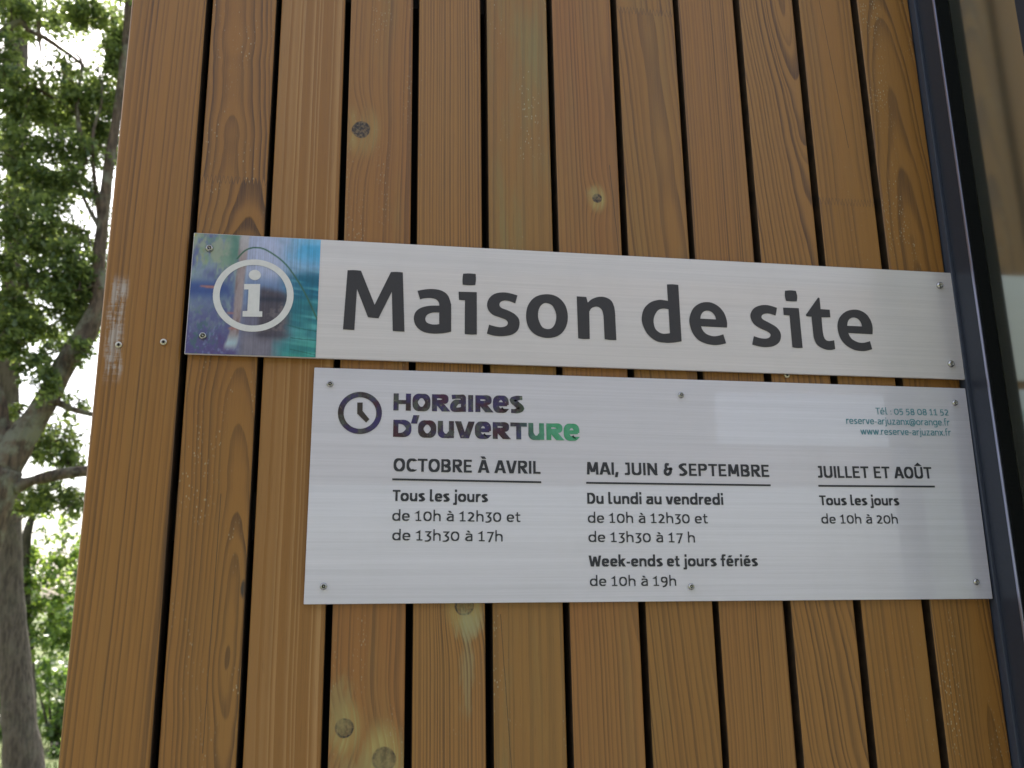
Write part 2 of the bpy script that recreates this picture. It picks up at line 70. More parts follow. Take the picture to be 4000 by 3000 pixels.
FAR_CLUMPS = [(-8.431,22.919,0.879,0.451,0.343,1),(-5.156,21.791,0.943,0.422,0.378,1),(-3.536,19.906,0.781,0.64,0.388,1),(-5.304,19.114,0.517,0.51,0.406,1),(-6.698,19.915,-0.079,0.394,0.302,1),(-7.827,19.85,1.015,0.445,0.405,1),(-8.698,23.681,0.065,0.607,0.548,1),(-8.429,20.829,1.3,0.534,0.408,1),(-4.476,23.415,1.667,0.575,0.369,1),(-6.103,21.984,-0.88,0.435,0.462,1),(-10.975,23.709,-0.36,0.723,0.365,1),(-4.176,19.286,0.465,0.498,0.331,1),(-6.568,20.412,-0.321,0.425,0.387,1),(-5.168,21.085,-0.72,0.65,0.365,1),(-9.454,19.36,0.804,0.589,0.432,1),(-7.113,20.418,2.07,0.49,0.467,1),(-4.468,23.591,-1.014,0.7,0.389,1),(-3.319,20.457,-0.828,0.366,0.303,1),(-6.979,22.339,0.944,0.425,0.455,1),(-5.277,19.322,0.762,0.501,0.405,1),(-7.142,20.622,1.9,0.397,0.444,1),(-8.366,22.206,1.461,0.585,0.35,1),(-9.898,21.726,-0.62,0.435,0.468,1),(-7.504,21.624,1.365,0.497,0.464,1),(-6.614,21.412,1.536,0.576,0.348,1),(-5.288,19.969,0.631,0.526,0.396,1),(-3.236,21.258,0.066,0.604,0.493,1),(-7.815,20.58,1.389,0.461,0.359,1),(-9.32,22.318,0.799,0.49,0.401,1),(-8.685,23.172,-0.522,0.681,0.408,1),(-8.343,19.028,2.015,0.619,0.288,1),(-3.876,20.114,2.268,0.552,0.397,1),(-8.435,21.207,-0.646,0.499,0.358,1),(-4.66,19.481,1.39,0.372,0.425,1),(-10.849,22.686,2.412,0.732,0.421,1),(-6.516,22.411,-0.874,0.509,0.399,1),(-10.518,21.45,1.237,0.62,0.425,1),(-3.163,19.432,0.939,0.556,0.355,1),(-7.124,19.631,1.667,0.357,0.34,1),(-6.796,20.589,0.05,0.595,0.465,1),(-4.962,19.515,-0.348,0.461,0.447,1),(-3.686,22.554,-0.677,0.724,0.497,1),(-7.448,22.109,0.01,0.677,0.438,1),(-3.92,23.389,1.342,0.528,0.351,1),(-5.78,21.394,0.16,0.454,0.35,1),(-4.28,23.222,1.102,0.554,0.427,1),(-10.013,22.818,-0.452,0.407,0.477,1),(-6.768,20.799,0.02,0.455,0.333,1),(-9.401,23.879,-0.072,0.619,0.49,1),(-4.934,22.708,-0.355,0.725,0.52,1),(-8.678,23.499,0.649,0.675,0.508,1),(-4.601,19.935,0.245,0.429,0.405,1),(-6.295,23.349,1.769,0.418,0.54,1),(-7.799,19.774,2.172,0.591,0.428,1),(-3.902,19.282,-0.214,0.507,0.333,1),(-9.44,20.124,1.023,0.572,0.411,1),(-4.148,19.027,2.058,0.511,0.311,1),(-8.949,21.413,-0.133,0.448,0.318,1),(-8.672,23.577,0.419,0.616,0.494,1),(-7.269,19.481,0.445,0.38,0.332,1),(-5.036,20.923,9.049,0.528,0.464,0.45),(-9.237,19.35,9.008,0.427,0.318,0.45),(-5.326,22.627,6.944,0.623,0.492,0.45),(-5.721,23.589,6.58,0.495,0.504,0.45),(-11.961,23.322,11.383,0.401,0.399,0.45),(-6.919,20.235,4.728,0.409,0.375,0.45),(-7.043,21.818,9.875,0.324,0.36,0.45),(-4.665,19.788,9.081,0.564,0.424,0.45),(-5.295,20.952,4.235,0.607,0.419,0.45),(-8.003,23.423,6.97,0.555,0.328,0.45),(-7.807,21.304,11.383,0.41,0.272,0.45),(-11.383,22.844,7.79,0.43,0.491,0.45),(-10.693,23.556,5.565,0.548,0.352,0.45),(-11.48,21.457,8.465,0.506,0.294,0.45),(-5.522,23.878,10.011,0.599,0.334,0.45),(-3.996,19.159,9.85,0.501,0.303,0.45),(-8.899,19.639,5.521,0.426,0.356,0.45),(-10.236,21.246,8.721,0.474,0.456,0.45),(-9.305,23.028,4.649,0.573,0.476,0.45),(-8.591,22.743,10.246,0.372,0.444,0.45),(-4.984,23.824,4.727,0.526,0.417,0.45),(-11.235,22.055,8.875,0.502,0.416,0.45),(-9.561,19.895,7.193,0.346,0.326,0.45),(-8.963,21.344,6.664,0.44,0.294,0.45),(-6.983,22.478,9.845,0.421,0.38,0.45),(-10.231,19.956,5.968,0.311,0.446,0.45),(-6.022,22.88,12.58,0.503,0.338,0.45),(-5.922,21.095,10.904,0.327,0.431,0.45),(-8.674,20.941,8.817,0.423,0.39,0.45),(-11.066,22.592,8.227,0.661,0.47,0.45),(-4.181,19.514,7.743,0.394,0.414,0.45),(-6.419,22.859,11.447,0.546,0.407,0.45),(-11.251,22.418,6.5,0.603,0.274,0.45),(-9.011,21.034,5.676,0.614,0.249,0.45)]

# ------------------------------------------------------------------ camera
cam_data = bpy.data.cameras.new('camera')
cam = bpy.data.objects.new('camera', cam_data)
scene.collection.objects.link(cam)
r_, u_, f_ = Vector(CAM_RIGHT), Vector(CAM_UP), Vector(CAM_FWD)
m_ = Matrix((r_, u_, -f_)).transposed().to_4x4()
m_.translation = Vector(CAM_LOC)
cam.matrix_world = m_
cam_data.sensor_fit = 'HORIZONTAL'
cam_data.sensor_width = 36.0
cam_data.lens = 36.0 * F_PX / 4000.0
cam_data.clip_start = 0.02
cam_data.clip_end = 2000
cam_data.dof.use_dof = True
cam_data.dof.focus_distance = 0.92
cam_data.dof.aperture_fstop = 11.0
scene.camera = cam
# ------------------------------------------------------------------ sky and sun
SUN_EL, SUN_AZ = math.radians(52), math.radians(-18)      # behind the wall, a little to the left
world = bpy.data.worlds.new('World')
scene.world = world
world.use_nodes = True
wn, wl = world.node_tree.nodes, world.node_tree.links
bg = wn['Background']
sky = wn.new('ShaderNodeTexSky')
sky.sky_type = 'NISHITA'
sky.sun_disc = False
sky.sun_elevation = SUN_EL
sky.sun_rotation = SUN_AZ
sky.air_density = 1.0
sky.dust_density = 4.0
sky.ozone_density = 1.0
hs = wn.new('ShaderNodeHueSaturation')       # thin white cloud over the blue
hs.inputs['Saturation'].default_value = 0.60
wl.new(sky.outputs[0], hs.inputs['Color'])
wl.new(hs.outputs[0], bg.inputs['Color'])
bg.inputs['Strength'].default_value = 0.13
sd = bpy.data.lights.new('sun', 'SUN')
sd.energy = 3.2
sd.angle = math.radians(0.5)
sd.color = (1.0, 0.95, 0.87)
sun = bpy.data.objects.new('sun', sd)
scene.collection.objects.link(sun)
sdir = Vector((math.sin(SUN_AZ) * math.cos(SUN_EL), math.cos(SUN_AZ) * math.cos(SUN_EL), math.sin(SUN_EL)))
sun.rotation_euler = sdir.to_track_quat('Z', 'Y').to_euler()
sun.location = sdir * 30
vs = scene.view_settings
scene.display_settings.display_device = 'sRGB'
vs.view_transform = 'Standard'
vs.look = 'None'
vs.exposure = 1.5
vs.gamma = 1.0
scene.cycles.max_bounces = 8
scene.cycles.transparent_max_bounces = 12
scene.cycles.use_denoising = True

# ------------------------------------------------------------------ helpers
COL = scene.collection
def link(name, mesh, mat=None, parent=None, loc=(0, 0, 0)):
    o = bpy.data.objects.new(name, mesh)
    COL.objects.link(o)
    if mat is not None:
        for m in (mat if isinstance(mat, (list, tuple)) else [mat]):
            mesh.materials.append(m)
    o.location = loc
    if parent is not None:
        o.parent = parent
    return o
def from_bm(name, bm, mat=None, parent=None, loc=(0, 0, 0), smooth=False):
    me = bpy.data.meshes.new(name)
    bm.normal_update()
    bm.to_mesh(me)
    bm.free()
    if smooth:
        for p in me.polygons:
            p.use_smooth = True
    return link(name, me, mat, parent, loc)
def from_data(name, verts, faces, mat=None, parent=None, loc=(0, 0, 0), smooth=False):
    me = bpy.data.meshes.new(name)
    me.from_pydata(verts, [], faces)
    me.update()
    if smooth:
        me.polygons.foreach_set('use_smooth', [True] * len(me.polygons))
    return link(name, me, mat, parent, loc)
def empty(name, loc, label=None, cat=None, group=None):
    o = bpy.data.objects.new(name, None)
    COL.objects.link(o)
    o.location = loc
    o.empty_display_size = 0.1
    tag(o, label, cat, group)
    return o
def tag(o, label=None, cat=None, group=None, kind=None):
    for k, v in (('label', label), ('category', cat), ('group', group), ('kind', kind)):
        if v:
            o[k] = v
    return o
def add_box(bm, x0, x1, y0, y1, z0, z1, bevel=0.0, seg=2):
    t = bmesh.new()
    bmesh.ops.create_cube(t, size=1.0)
    for v in t.verts:
        v.co = Vector((x0 + (v.co.x + .5) * (x1 - x0), y0 + (v.co.y + .5) * (y1 - y0), z0 + (v.co.z + .5) * (z1 - z0)))
    if bevel > 0:
        bmesh.ops.bevel(t, geom=t.edges[:] , offset=bevel, segments=seg, affect='EDGES', profile=.6)
    me = bpy.data.meshes.new('tmp')
    t.to_mesh(me)
    t.free()
    bm.from_mesh(me)
    bpy.data.meshes.remove(me)
def add_tube(verts, faces, pts, n=10, jag=0.0, rnd=None):
    """pts: (x, y, z, r); appends a tapered, closed-end tube"""
    base = len(verts)
    P = [Vector(p[:3]) for p in pts]
    prev = None
    for i, p in enumerate(P):
        d = (P[min(i + 1, len(P) - 1)] - P[max(i - 1, 0)]).normalized()
        a = d.orthogonal().normalized() if prev is None else (prev - d * prev.dot(d)).normalized()
        prev = a
        b = d.cross(a)
        for k in range(n):
            t = 2 * math.pi * k / n
            r = pts[i][3] * (1 + (rnd.uniform(-jag, jag) if rnd else 0))
            verts.append(tuple(p + (a * math.cos(t) + b * math.sin(t)) * r))
    for i in range(len(P) - 1):
        for k in range(n):
            q = base + i * n + k
            w = base + i * n + (k + 1) % n
            faces.append((q, w, w + n, q + n))
    faces.append(tuple(base + k for k in reversed(range(n))))
    faces.append(tuple(base + (len(P) - 1) * n + k for k in range(n)))
def smooth_path(pts, sub=5):
    """Catmull-Rom through tuples of any length"""
    A = np.array(pts, float)
    o = []
    for i in range(len(A) - 1):
        p0, p1, p2, p3 = A[max(i - 1, 0)], A[i], A[i + 1], A[min(i + 2, len(A) - 1)]
        for k in range(sub):
            t = k / sub
            o.append(tuple(.5 * ((2 * p1) + (-p0 + p2) * t + (2 * p0 - 5 * p1 + 4 * p2 - p3) * t * t + (-p0 + 3 * p1 - 3 * p2 + p3) * t ** 3)))
    o.append(tuple(A[-1]))
    return o

# ------------------------------------------------------------------ node expressions
class E_:
    """a value in a node tree, with arithmetic"""
    def __init__(s, nt, sock): s.nt, s.s = nt, sock
    def _m(s, op, *a, clamp=False):
        n = s.nt.nodes.new('ShaderNodeMath')
        n.operation = op
        n.use_clamp = clamp
        for i, v in enumerate((s,) + a):
            if isinstance(v, E_): s.nt.links.new(v.s, n.inputs[i])
            else: n.inputs[i].default_value = float(v)
        return E_(s.nt, n.outputs[0])
    def __add__(s, o): return s._m('ADD', o)
    __radd__ = __add__
    def __mul__(s, o): return s._m('MULTIPLY', o)
    __rmul__ = __mul__
    def __sub__(s, o): return s._m('SUBTRACT', o)
    def __rsub__(s, o): return (s * -1.0) + o
    def __truediv__(s, o): return s._m('DIVIDE', o)
    def sqrt(s): return s._m('SQRT')
    def fract(s): return s._m('FRACT')
    def floor(s): return s._m('FLOOR')
    def abs(s): return s._m('ABSOLUTE')
    def gt(s, o): return s._m('GREATER_THAN', o)
    def pp(s, o): return s._m('PINGPONG', o)
    def mx(s, o): return s._m('MAXIMUM', o)
    def mn(s, o): return s._m('MINIMUM', o)
    def exp(s): return s._m('EXPONENT')
    def step(s, a, b):
        n = s.nt.nodes.new('ShaderNodeMapRange')
        n.interpolation_type = 'SMOOTHSTEP'
        s.nt.links.new(s.s, n.inputs['Value'])
        for k, v in (('From Min', a), ('From Max', b)):
            if isinstance(v, E_): s.nt.links.new(v.s, n.inputs[k])
            else: n.inputs[k].default_value = v
        return E_(s.nt, n.outputs['Result'])
def vec(nt, x, y, z):
    n = nt.nodes.new('ShaderNodeCombineXYZ')
    for i, v in enumerate((x, y, z)):
        if isinstance(v, E_): nt.links.new(v.s, n.inputs[i])
        else: n.inputs[i].default_value = float(v)
    return n.outputs[0]
def noise(nt, v, scale=1.0, detail=2.0, rough=.5):
    n = nt.nodes.new('ShaderNodeTexNoise')
    n.inputs['Scale'].default_value = scale
    n.inputs['Detail'].default_value = detail
    n.inputs['Roughness'].default_value = rough
    nt.links.new(v, n.inputs['Vector'])
    return E_(nt, n.outputs['Fac'])
def white(nt, w):
    n = nt.nodes.new('ShaderNodeTexWhiteNoise')
    n.noise_dimensions = '1D'
    nt.links.new(w.s, n.inputs['W'])
    return E_(nt, n.outputs['Value'])
def mixc(nt, f, a, b):
    n = nt.nodes.new('ShaderNodeMix')
    n.data_type = 'RGBA'
    if isinstance(f, E_): nt.links.new(f.s, n.inputs[0])
    else: n.inputs[0].default_value = f
    for i, v in ((6, a), (7, b)):
        if isinstance(v, (tuple, list)): n.inputs[i].default_value = tuple(v)[:3] + (1,)
        else: nt.links.new(v, n.inputs[i])
    return n.outputs[2]
def new_mat(name):
    m = bpy.data.materials.new(name)
    m.use_nodes = True
    return m, m.node_tree, m.node_tree.nodes['Principled BSDF']
def coords(nt, which='Object'):
    n = nt.nodes.new('ShaderNodeTexCoord')
    s = nt.nodes.new('ShaderNodeSeparateXYZ')
    nt.links.new(n.outputs[which], s.inputs[0])
    return n.outputs[which], E_(nt, s.outputs[0]), E_(nt, s.outputs[1]), E_(nt, s.outputs[2])
def bump(nt, bsdf, h, strength, dist=.001):
    b = nt.nodes.new('ShaderNodeBump')
    b.inputs['Strength'].default_value = strength
    b.inputs['Distance'].default_value = dist
    nt.links.new(h.s, b.inputs['Height'])
    nt.links.new(b.outputs[0], bsdf.inputs['Normal'])
def srgb(r, g, b):
    f = lambda c: c / 12.92 if c <= .04045 else ((c + .055) / 1.055) ** 2.4
    return tuple(f(c / 255) for c in (r, g, b))
def simple(name, col, rough=.5, metal=0.0, var=0.0, vscale=20.0, spec=.5):
    m, nt, b = new_mat(name)
    b.inputs['Roughness'].default_value = rough
    b.inputs['Metallic'].default_value = metal
    b.inputs['Specular IOR Level'].default_value = spec
    if var:
        co, x, y, z = coords(nt)
        n = noise(nt, co, vscale, 4)
        c = mixc(nt, n.step(.25, .75), tuple(k * (1 - var) for k in col), tuple(min(1, k * (1 + var)) for k in col))
        nt.links.new(c, b.inputs['Base Color'])
    else:
        b.inputs['Base Color'].default_value = tuple(col) + (1,)
    return m

# ------------------------------------------------------------------ timber
def wood(name, seed, cx=.03, tilt=0.0, D0=.03, slope=0.0, amp=.01, fv=1.5, wav=.004, sp=.0042, con=.75, late=(.150, .068, .026),
         early=(.36, .20, .10), green=.15, red=.2, fleck=0.0, oval=None, knots=(), joints=(), scuff=None, inv=False, fine=.0006, crack=None, stain=()):
    """growth rings of a sawn board: distance to a leaning, wavering pith, bent round the knots"""
    m, nt, b = new_mat(name)
    co, x, y, z = coords(nt)
    early, late = (early[0] * .85, early[1] * .755, early[2] * .345), (late[0] * .66, late[1] * .60, late[2] * .34)
    jband, piece = None, None
    v = z
    for zj in joints:                                  # glued finger joint: another piece of timber starts here
        zig = x.pp(.0019) * 4.6 + zj
        s = z.gt(zig)
        piece = s if piece is None else piece.mx(s)
        v = v + s * 3.7
        x = x + s * .021
        d = (z - (zj + .0045)).abs()
        j = (1 - d.step(.003, .0065)) * (1 - (z - zig).abs().step(.0003, .0017))
        jband = j if jband is None else jband.mx(j)
    wob = noise(nt, vec(nt, 3.1 + seed, v * fv, seed * 1.7), 1.0, 2) - .5
    wob2 = noise(nt, vec(nt, seed * 2.3, v * (fv * 1.6), 7.7 + seed), 1.0, 3) - .5
    D = wob2 * (amp * 2) + D0 + z * slope
    if oval:
        oz = z - oval[0]
        og = ((oz * oz + oval[2] ** 2).sqrt() - oval[2]) * oval[1]
        D = D + (og if piece is None else og * (1 - piece) + piece * .018)
    ux = x - cx - z * tilt - wob * (wav * 2)
    R = (ux * ux + D * D).sqrt()
    cent = None
    kdark, kpale = None, None
    for (kx, kz, kr, ks) in knots:
        dx, dz = x - kx, z - kz
        nn = noise(nt, vec(nt, x * 60, seed, z * 60), 1, 3) - .5
        q = ((dx * dx) + (dz * dz)).sqrt() + nn * (kr * .5)
        e = ((dx * dx) / (-(2.3 * kr) ** 2) + (dz * dz) / (-(3.6 * kr) ** 2)).exp()
        R = R + e * (kr * 1.15)
        kd = ((1 - q.step(kr * .88, kr * 1.06)) * ks).mx(q.step(kr * .70, kr * .88) * (1 - q.step(kr * .96, kr * 1.10)) * nn.step(-.22, -.02))
        kp = e.step(.28, .86)
        kdark = kd if kdark is None else kdark.mx(kd)
        kpale = kp if kpale is None else kpale.mx(kp)
    R = R + (noise(nt, vec(nt, x * 70, seed, z * 5), 1, 3) - .5) * (fine * 2)
    ring = R / sp + noise(nt, vec(nt, R * 130, seed, 0.0), 1, 1) * 2.4
    t = ring.fract()
    prof = t.step(.25, .86) * (1 - t.step(.90, 1.0))
    w = white(nt, ring.floor() + seed * 13) * .6 + .4
    dens = noise(nt, vec(nt, x * 25, seed * 3, z * 1.6), 1, 2).step(.25, .7) * .4 + .6
    f = (prof * w * dens * (con * 1.2)).mn(1.0)
    if inv:                                            # the flatter, pale-lined boards
        f = (1 - prof) * w * con * .8
    grain = noise(nt, vec(nt, x * 900, seed, z * 14), 1, 3)
    grain2 = noise(nt, vec(nt, x * 260, seed + 4, z * 4), 1, 3)
    blot = noise(nt, vec(nt, x * 9, seed + 9, z * 2.2), 1, 3)
    gr = noise(nt, vec(nt, x * 34, seed + 21, z * 4.5), 1, 4, .6)
    c = mixc(nt, blot.step(.35, .65) * (red * 1.1), early, (early[0] * .98, early[1] * .80, early[2] * .76))
    c = mixc(nt, gr.step(.46, .74) * (green * 1.25), c, (.25, .19, .062))
    c = mixc(nt, f, c, late)
    c = mixc(nt, (grain2 - .5).abs().step(.05, .35) * .35, c, (early[0] * .62, early[1] * .58, early[2] * .55))
    c = mixc(nt, grain.step(.3, .75) * .32, c, (early[0] * 1.28, early[1] * 1.28, early[2] * 1.35))
    pore = noise(nt, vec(nt, x * 1500, seed + 6, z * 32), 1, 2)
    c = mixc(nt, pore.step(.60, .74) * .35, c, (early[0] * .45, early[1] * .40, early[2] * .40))
    if knots:
        c = mixc(nt, kpale * gr.step(.25, .55) * (prof * .45 + .5), c, (.45, .36, .12))
        kt = noise(nt, vec(nt, x * 420, seed, z * 420), 1, 3)
        c = mixc(nt, kdark, c, mixc(nt, kt.step(.35, .7), (.028, .018, .013), (.19, .12, .055)))
    for (sx, sz, rx, rz, sc_, st) in stain:
        dx, dz = (x - sx) / rx, (z - sz) / rz
        sn = noise(nt, vec(nt, x * 190, seed, z * 38), 1, 5, .65) - .5
        q = (dx * dx + dz * dz).sqrt() + sn * 2.2
        c = mixc(nt, (1 - q.step(.35, 1.1)) * st * (1 - f * .6), c, sc_)
    if fleck:
        vo = nt.nodes.new('ShaderNodeTexVoronoi')
        vo.inputs['Scale'].default_value = 1.0
        nt.links.new(vec(nt, x * 420, seed, z * 210), vo.inputs['Vector'])
        dd = E_(nt, vo.outputs['Distance'])
        fm = noise(nt, vec(nt, x * 40, seed + 2, z * 9), 1, 3).step(.50, .66)
        sel = E_(nt, vo.outputs['Color'])
        c = mixc(nt, (1 - dd.step(.12, .30)) * fm * fleck * sel.gt(.45), c, (.50, .46, .30))
    if jband is not None:
        c = mixc(nt, jband * .6, c, (.07, .045, .025))
    if crack:
        (x0, z0, x1, z1) = crack
        k = (x1 - x0) / (z1 - z0)
        cn = noise(nt, vec(nt, seed, z * 50, 0.0), 1, 3) - .5
        dd = (x - ((z - z0) * k + x0) - cn * .0012).abs()
        cm = (1 - dd.step(.0001, .0006)) * z.gt(min(z0, z1)) * (1 - z.gt(max(z0, z1)))
        c = mixc(nt, cm * .8, c, (.05, .028, .014))
    if scuff:                                          # chalky scuff of white paint
        (sx, sz0, sz1, wd, sl) = scuff
        ux2 = x - sx - (z - sz0) * sl
        n1 = noise(nt, vec(nt, x * 230, seed, z * 34), 1, 5, .7)
        n2 = noise(nt, vec(nt, x * 60, seed, z * 420), 1, 4, .7)
        n3 = noise(nt, vec(nt, seed, seed, z * 38), 1, 3, .6) - .5
        side = 1 - (ux2 + n3 * .009).abs().step(wd * .55, wd * 1.1)
        ends = z.step(sz0, sz0 + .02) * (1 - z.step(sz1 - .018, sz1))
        mk = side * ends * (n1 * .8 + n2 * .34).step(.47, .66) * (1 - f * .6)
        c = mixc(nt, mk * .85, c, (.52, .47, .44))
    nt.links.new(c, b.inputs['Base Color'])
    b.inputs['Roughness'].default_value = .55
    b.inputs['Specular IOR Level'].default_value = .65
    rg = grain * .25 + .36
    nt.links.new(rg.s, b.inputs['Roughness'])
    bump(nt, b, grain * .5 + grain2 * .6 - f * .9, .35, .0006)
    return m

WALL_Z0, WALL_Z1, ZC = .12, 2.95, 1.9
E = BOARD_EDGES
spans = [(E[2 * i], E[2 * i + 1]) for i in range(12)]
cxs = [(a + c) / 2 for a, c in spans]
BROWN = (.370, .185, .070)
P = [
 dict(cx=-.095, tilt=.018, D0=.03, sp=.0054, con=.85, early=(.385, .195, .073), red=.2, green=.1, wav=.003, scuff=(-.0226, -.104, .009, .0088, .0)),
 dict(cx=.016, tilt=-.010, D0=.004, oval=(-.34, .085, .04), amp=.007, fv=5.0, wav=.009, sp=.0046, con=1.0, joints=(.104,), early=BROWN, late=(.105, .046, .018), fleck=.7, green=.12,
      crack=(.004, -.42, .006, -.20), stain=((.0305, -.285, .0032, .008, (.02, .02, .022), .9),)),
 dict(cx=-.05, tilt=.0, D0=.02, sp=.0070, con=1.0, early=(.340, .170, .068), late=(.66, .39, .24), wav=.002, red=.1, green=.0),
 dict(cx=.055, tilt=.012, D0=.02, sp=.0050, con=.8, early=(.385, .195, .090), late=(.185, .083, .038), red=.5, green=.4, fleck=.45, wav=.004, amp=.012,
      knots=((-.0192, .172, .0094, 1.0), (-.0195, -.404, .0080, .72), (.0150, -.431, .0100, .75)), stain=((.0, -.445, .038, .028, (.34, .275, .105), .55), (-.025, -.385, .014, .03, (.34, .275, .105), .55))),
 dict(cx=-.085, tilt=.0, D0=.02, sp=.0030, con=.95, early=(.405, .215, .100), late=(.165, .078, .036), wav=.0015, red=.3, green=.05, fleck=.25,
      knots=((.0135, -.302, .0085, .55),), stain=((.019, -.318, .014, .016, (.36, .34, .17), .8), (.016, -.36, .007, .05, (.33, .30, .15), .5))),
 dict(cx=.05, tilt=.006, D0=.015, sp=.0075, con=.55, early=(.360, .200, .090), late=(.20, .110, .045), wav=.006, red=.45, green=.75, fleck=.6, amp=.012,
      crack=(-.014, -.50, -.026, -.31)),
 dict(cx=.028, tilt=-.012, D0=.010, sp=.0042, con=.72, early=(.385, .195, .092), late=(.165, .075, .036), wav=.003, amp=.010, red=.5, green=.22,
      knots=((.0089, .111, .0050, 1.0),), stain=((.004, .116, .007, .009, (.36, .30, .12), .5),), crack=(.031, .03, .024, .15)),
 dict(cx=.022, tilt=-.070, D0=.02, sp=.0046, con=.9, early=(.365, .190, .075), late=(.145, .064, .024), wav=.005, amp=.016, joints=(.337,), red=.2, green=.2),
 dict(cx=-.06, tilt=.0, D0=.02, sp=.0037, con=.9, early=(.385, .198, .085), late=(.17, .08, .034), wav=.0015, red=.3, green=.08),
 dict(cx=.040, tilt=-.055, D0=.006, oval=(.40, .075, .03), amp=.012, fv=2.6, sp=.0042, con=1.0, early=(.395, .205, .085), late=(.140, .062, .024), wav=.009, red=.2, green=.05),
 dict(cx=.028, tilt=-.02, D0=.02, sp=.0056, con=.8, early=(.385, .195, .070), late=(.175, .082, .026), wav=.004, amp=.01, joints=(.119,), red=.15, green=.12, fleck=.25,
      crack=(.010, .42, .030, .19)),
 dict(cx=.004, tilt=-.030, D0=.005, oval=(-.46, .05, .04), sp=.0046, con=1.0, early=(.385, .195, .072), late=(.125, .056, .020), wav=.006, amp=.010, fv=2.2, red=.1, green=.06, fleck=.8),
]
BOARD_LABEL = {0: 'wide end board with a white paint scuff beside a screw', 1: 'board with a finger joint just above the name sign', 2: 'knot free board with pale straight streaks',
               3: 'board with a large round dark knot', 4: 'fine grained board with a greenish knot below the hours sign', 5: 'greenish board with faint wandering grain',
               6: 'pinkish board with a small dark knot', 9: 'board with curling growth rings near the top', 10: 'board with a long splinter and a finger joint', 11: 'board beside the dark frame'}
wall = empty('timber_wall', (.19, 0, 0), 'wall clad in upright brown timber boards with dark open gaps, carrying both signs', 'wall')
boards = []
edge_mat = simple('shaded_sawn_edge', (.060, .034, .016), .8, var=.4, vscale=60)
BT = .026
for i, (a, c) in enumerate(spans):
    bm = bmesh.new()
    w = c - a
    add_box(bm, -w / 2, w / 2, 0, BT, WALL_Z0 - ZC, WALL_Z1 - ZC, bevel=.0022 if i else .0035, seg=3)
    q = dict(P[i])
    mat = wood('timber_%d' % i, 1.37 * i + .6, **q)
    o = from_bm('cladding_board', bm, mat, wall, (cxs[i] - .19, (.0007 * ((i * 7) % 3)), ZC), smooth=False)
    if i in BOARD_LABEL:
        o['label'] = BOARD_LABEL[i]
    boards.append(o)
    o.data.materials.append(edge_mat)                   # shade of the open gaps, put into the edge colour
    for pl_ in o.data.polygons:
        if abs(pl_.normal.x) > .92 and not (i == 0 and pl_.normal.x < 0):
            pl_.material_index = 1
black = simple('black_membrane', (.006, .006, .007), .9)
bm = bmesh.new()
add_box(bm, -.243 - .19, 1.50 - .19, .064, .20, WALL_Z0, WALL_Z1)
from_bm('backing_panel', bm, black, wall)
bm = bmesh.new()
for zz in (.5, 1.08, 1.66, 2.24, 2.8):
    add_box(bm, -.241 - .19, 1.42 - .19, .0285, .0635, zz, zz + .045)
from_bm('batten', bm, simple('dark_batten', (.02, .014, .010), .8, var=.3), wall)
far_mat = wood('timber_beyond', 51.7, cx=-.06, sp=.0045, con=.8, early=BROWN)
for k in range(10):                                     # the wall goes on behind the glass screen
    bm = bmesh.new()
    hw_ = .0335 if k else .0600
    add_box(bm, -hw_, hw_, 0, BT, WALL_Z0 - ZC, WALL_Z1 - ZC, bevel=.0022)
    from_bm('cladding_board', bm, far_mat, wall, ((.7220 if k == 0 else .7487 + k * .0733) - .19, .001, ZC))
side_mat = wood('timber_side', 33.3, cx=-.05, sp=.0045, con=.6, early=BROWN)
for k in range(14):                                     # the return of the building, round the left corner
    bm = bmesh.new()
    add_box(bm, -.013, .013, -.0345, .0345, WALL_Z0 - ZC, WALL_Z1 - ZC, bevel=.002)
    from_bm('side_board', bm, side_mat, wall, (-.231 - .19, .066 + k * .0762, ZC))

# ------------------------------------------------------------------ screws
steel = simple('stainless_steel', (.50, .49, .48), .18, 1.0)
zinc = simple('zinc_plated_steel', (.66, .62, .52), .35, 1.0)
dark_hole = simple('screw_recess', (.012, .011, .010), .7)
def lathe(bm, prof, n=28):
    """profile of (r, depth towards the viewer); the axis is -y"""
    rows = []
    for r, d in prof:
        rows.append([bm.verts.new((r * math.cos(2 * math.pi * k / n), -d, r * math.sin(2 * math.pi * k / n))) for k in range(n)] if r > 0 else [bm.verts.new((0, -d, 0))])
    for A, B in zip(rows, rows[1:]):
        for k in range(n):
            k2 = (k + 1) % n
            if len(A) == 1: bm.faces.new((A[0], B[k2], B[k]))
            elif len(B) == 1: bm.faces.new((A[k], A[k2], B[0]))
            else: bm.faces.new((A[k], A[k2], B[k2], B[k]))
def star(bm, r0, r1, n, y, rot=0.0):
    vs_ = [bm.verts.new(((r1 if k % 2 else r0) * math.sin(math.pi * k / n + rot), y, (r1 if k % 2 else r0) * math.cos(math.pi * k / n + rot))) for k in range(2 * n)]
    bm.faces.new(vs_)
def dome_screw(x, y, z, r, parent, off, rot):
    """button head with a pinned recess"""
    bm = bmesh.new()
    lathe(bm, [(r * 1.0, 0), (r * 1.02, r * .14), (r * .93, r * .45), (r * .74, r * .72), (r * .56, r * .82), (r * .52, r * .78), (r * .50, r * .22), (r * .2, r * .20), (r * .2, r * .52), (r * .14, r * .56), (0, r * .56)])
    o = from_bm('screw', bm, steel, parent, (x - off[0], y - off[1], z - off[2]), smooth=True)
    bm = bmesh.new()
    star(bm, r * .45, r * .38, 6, -r * .235, rot)
    from_bm('drive_recess', bm, dark_hole, o)
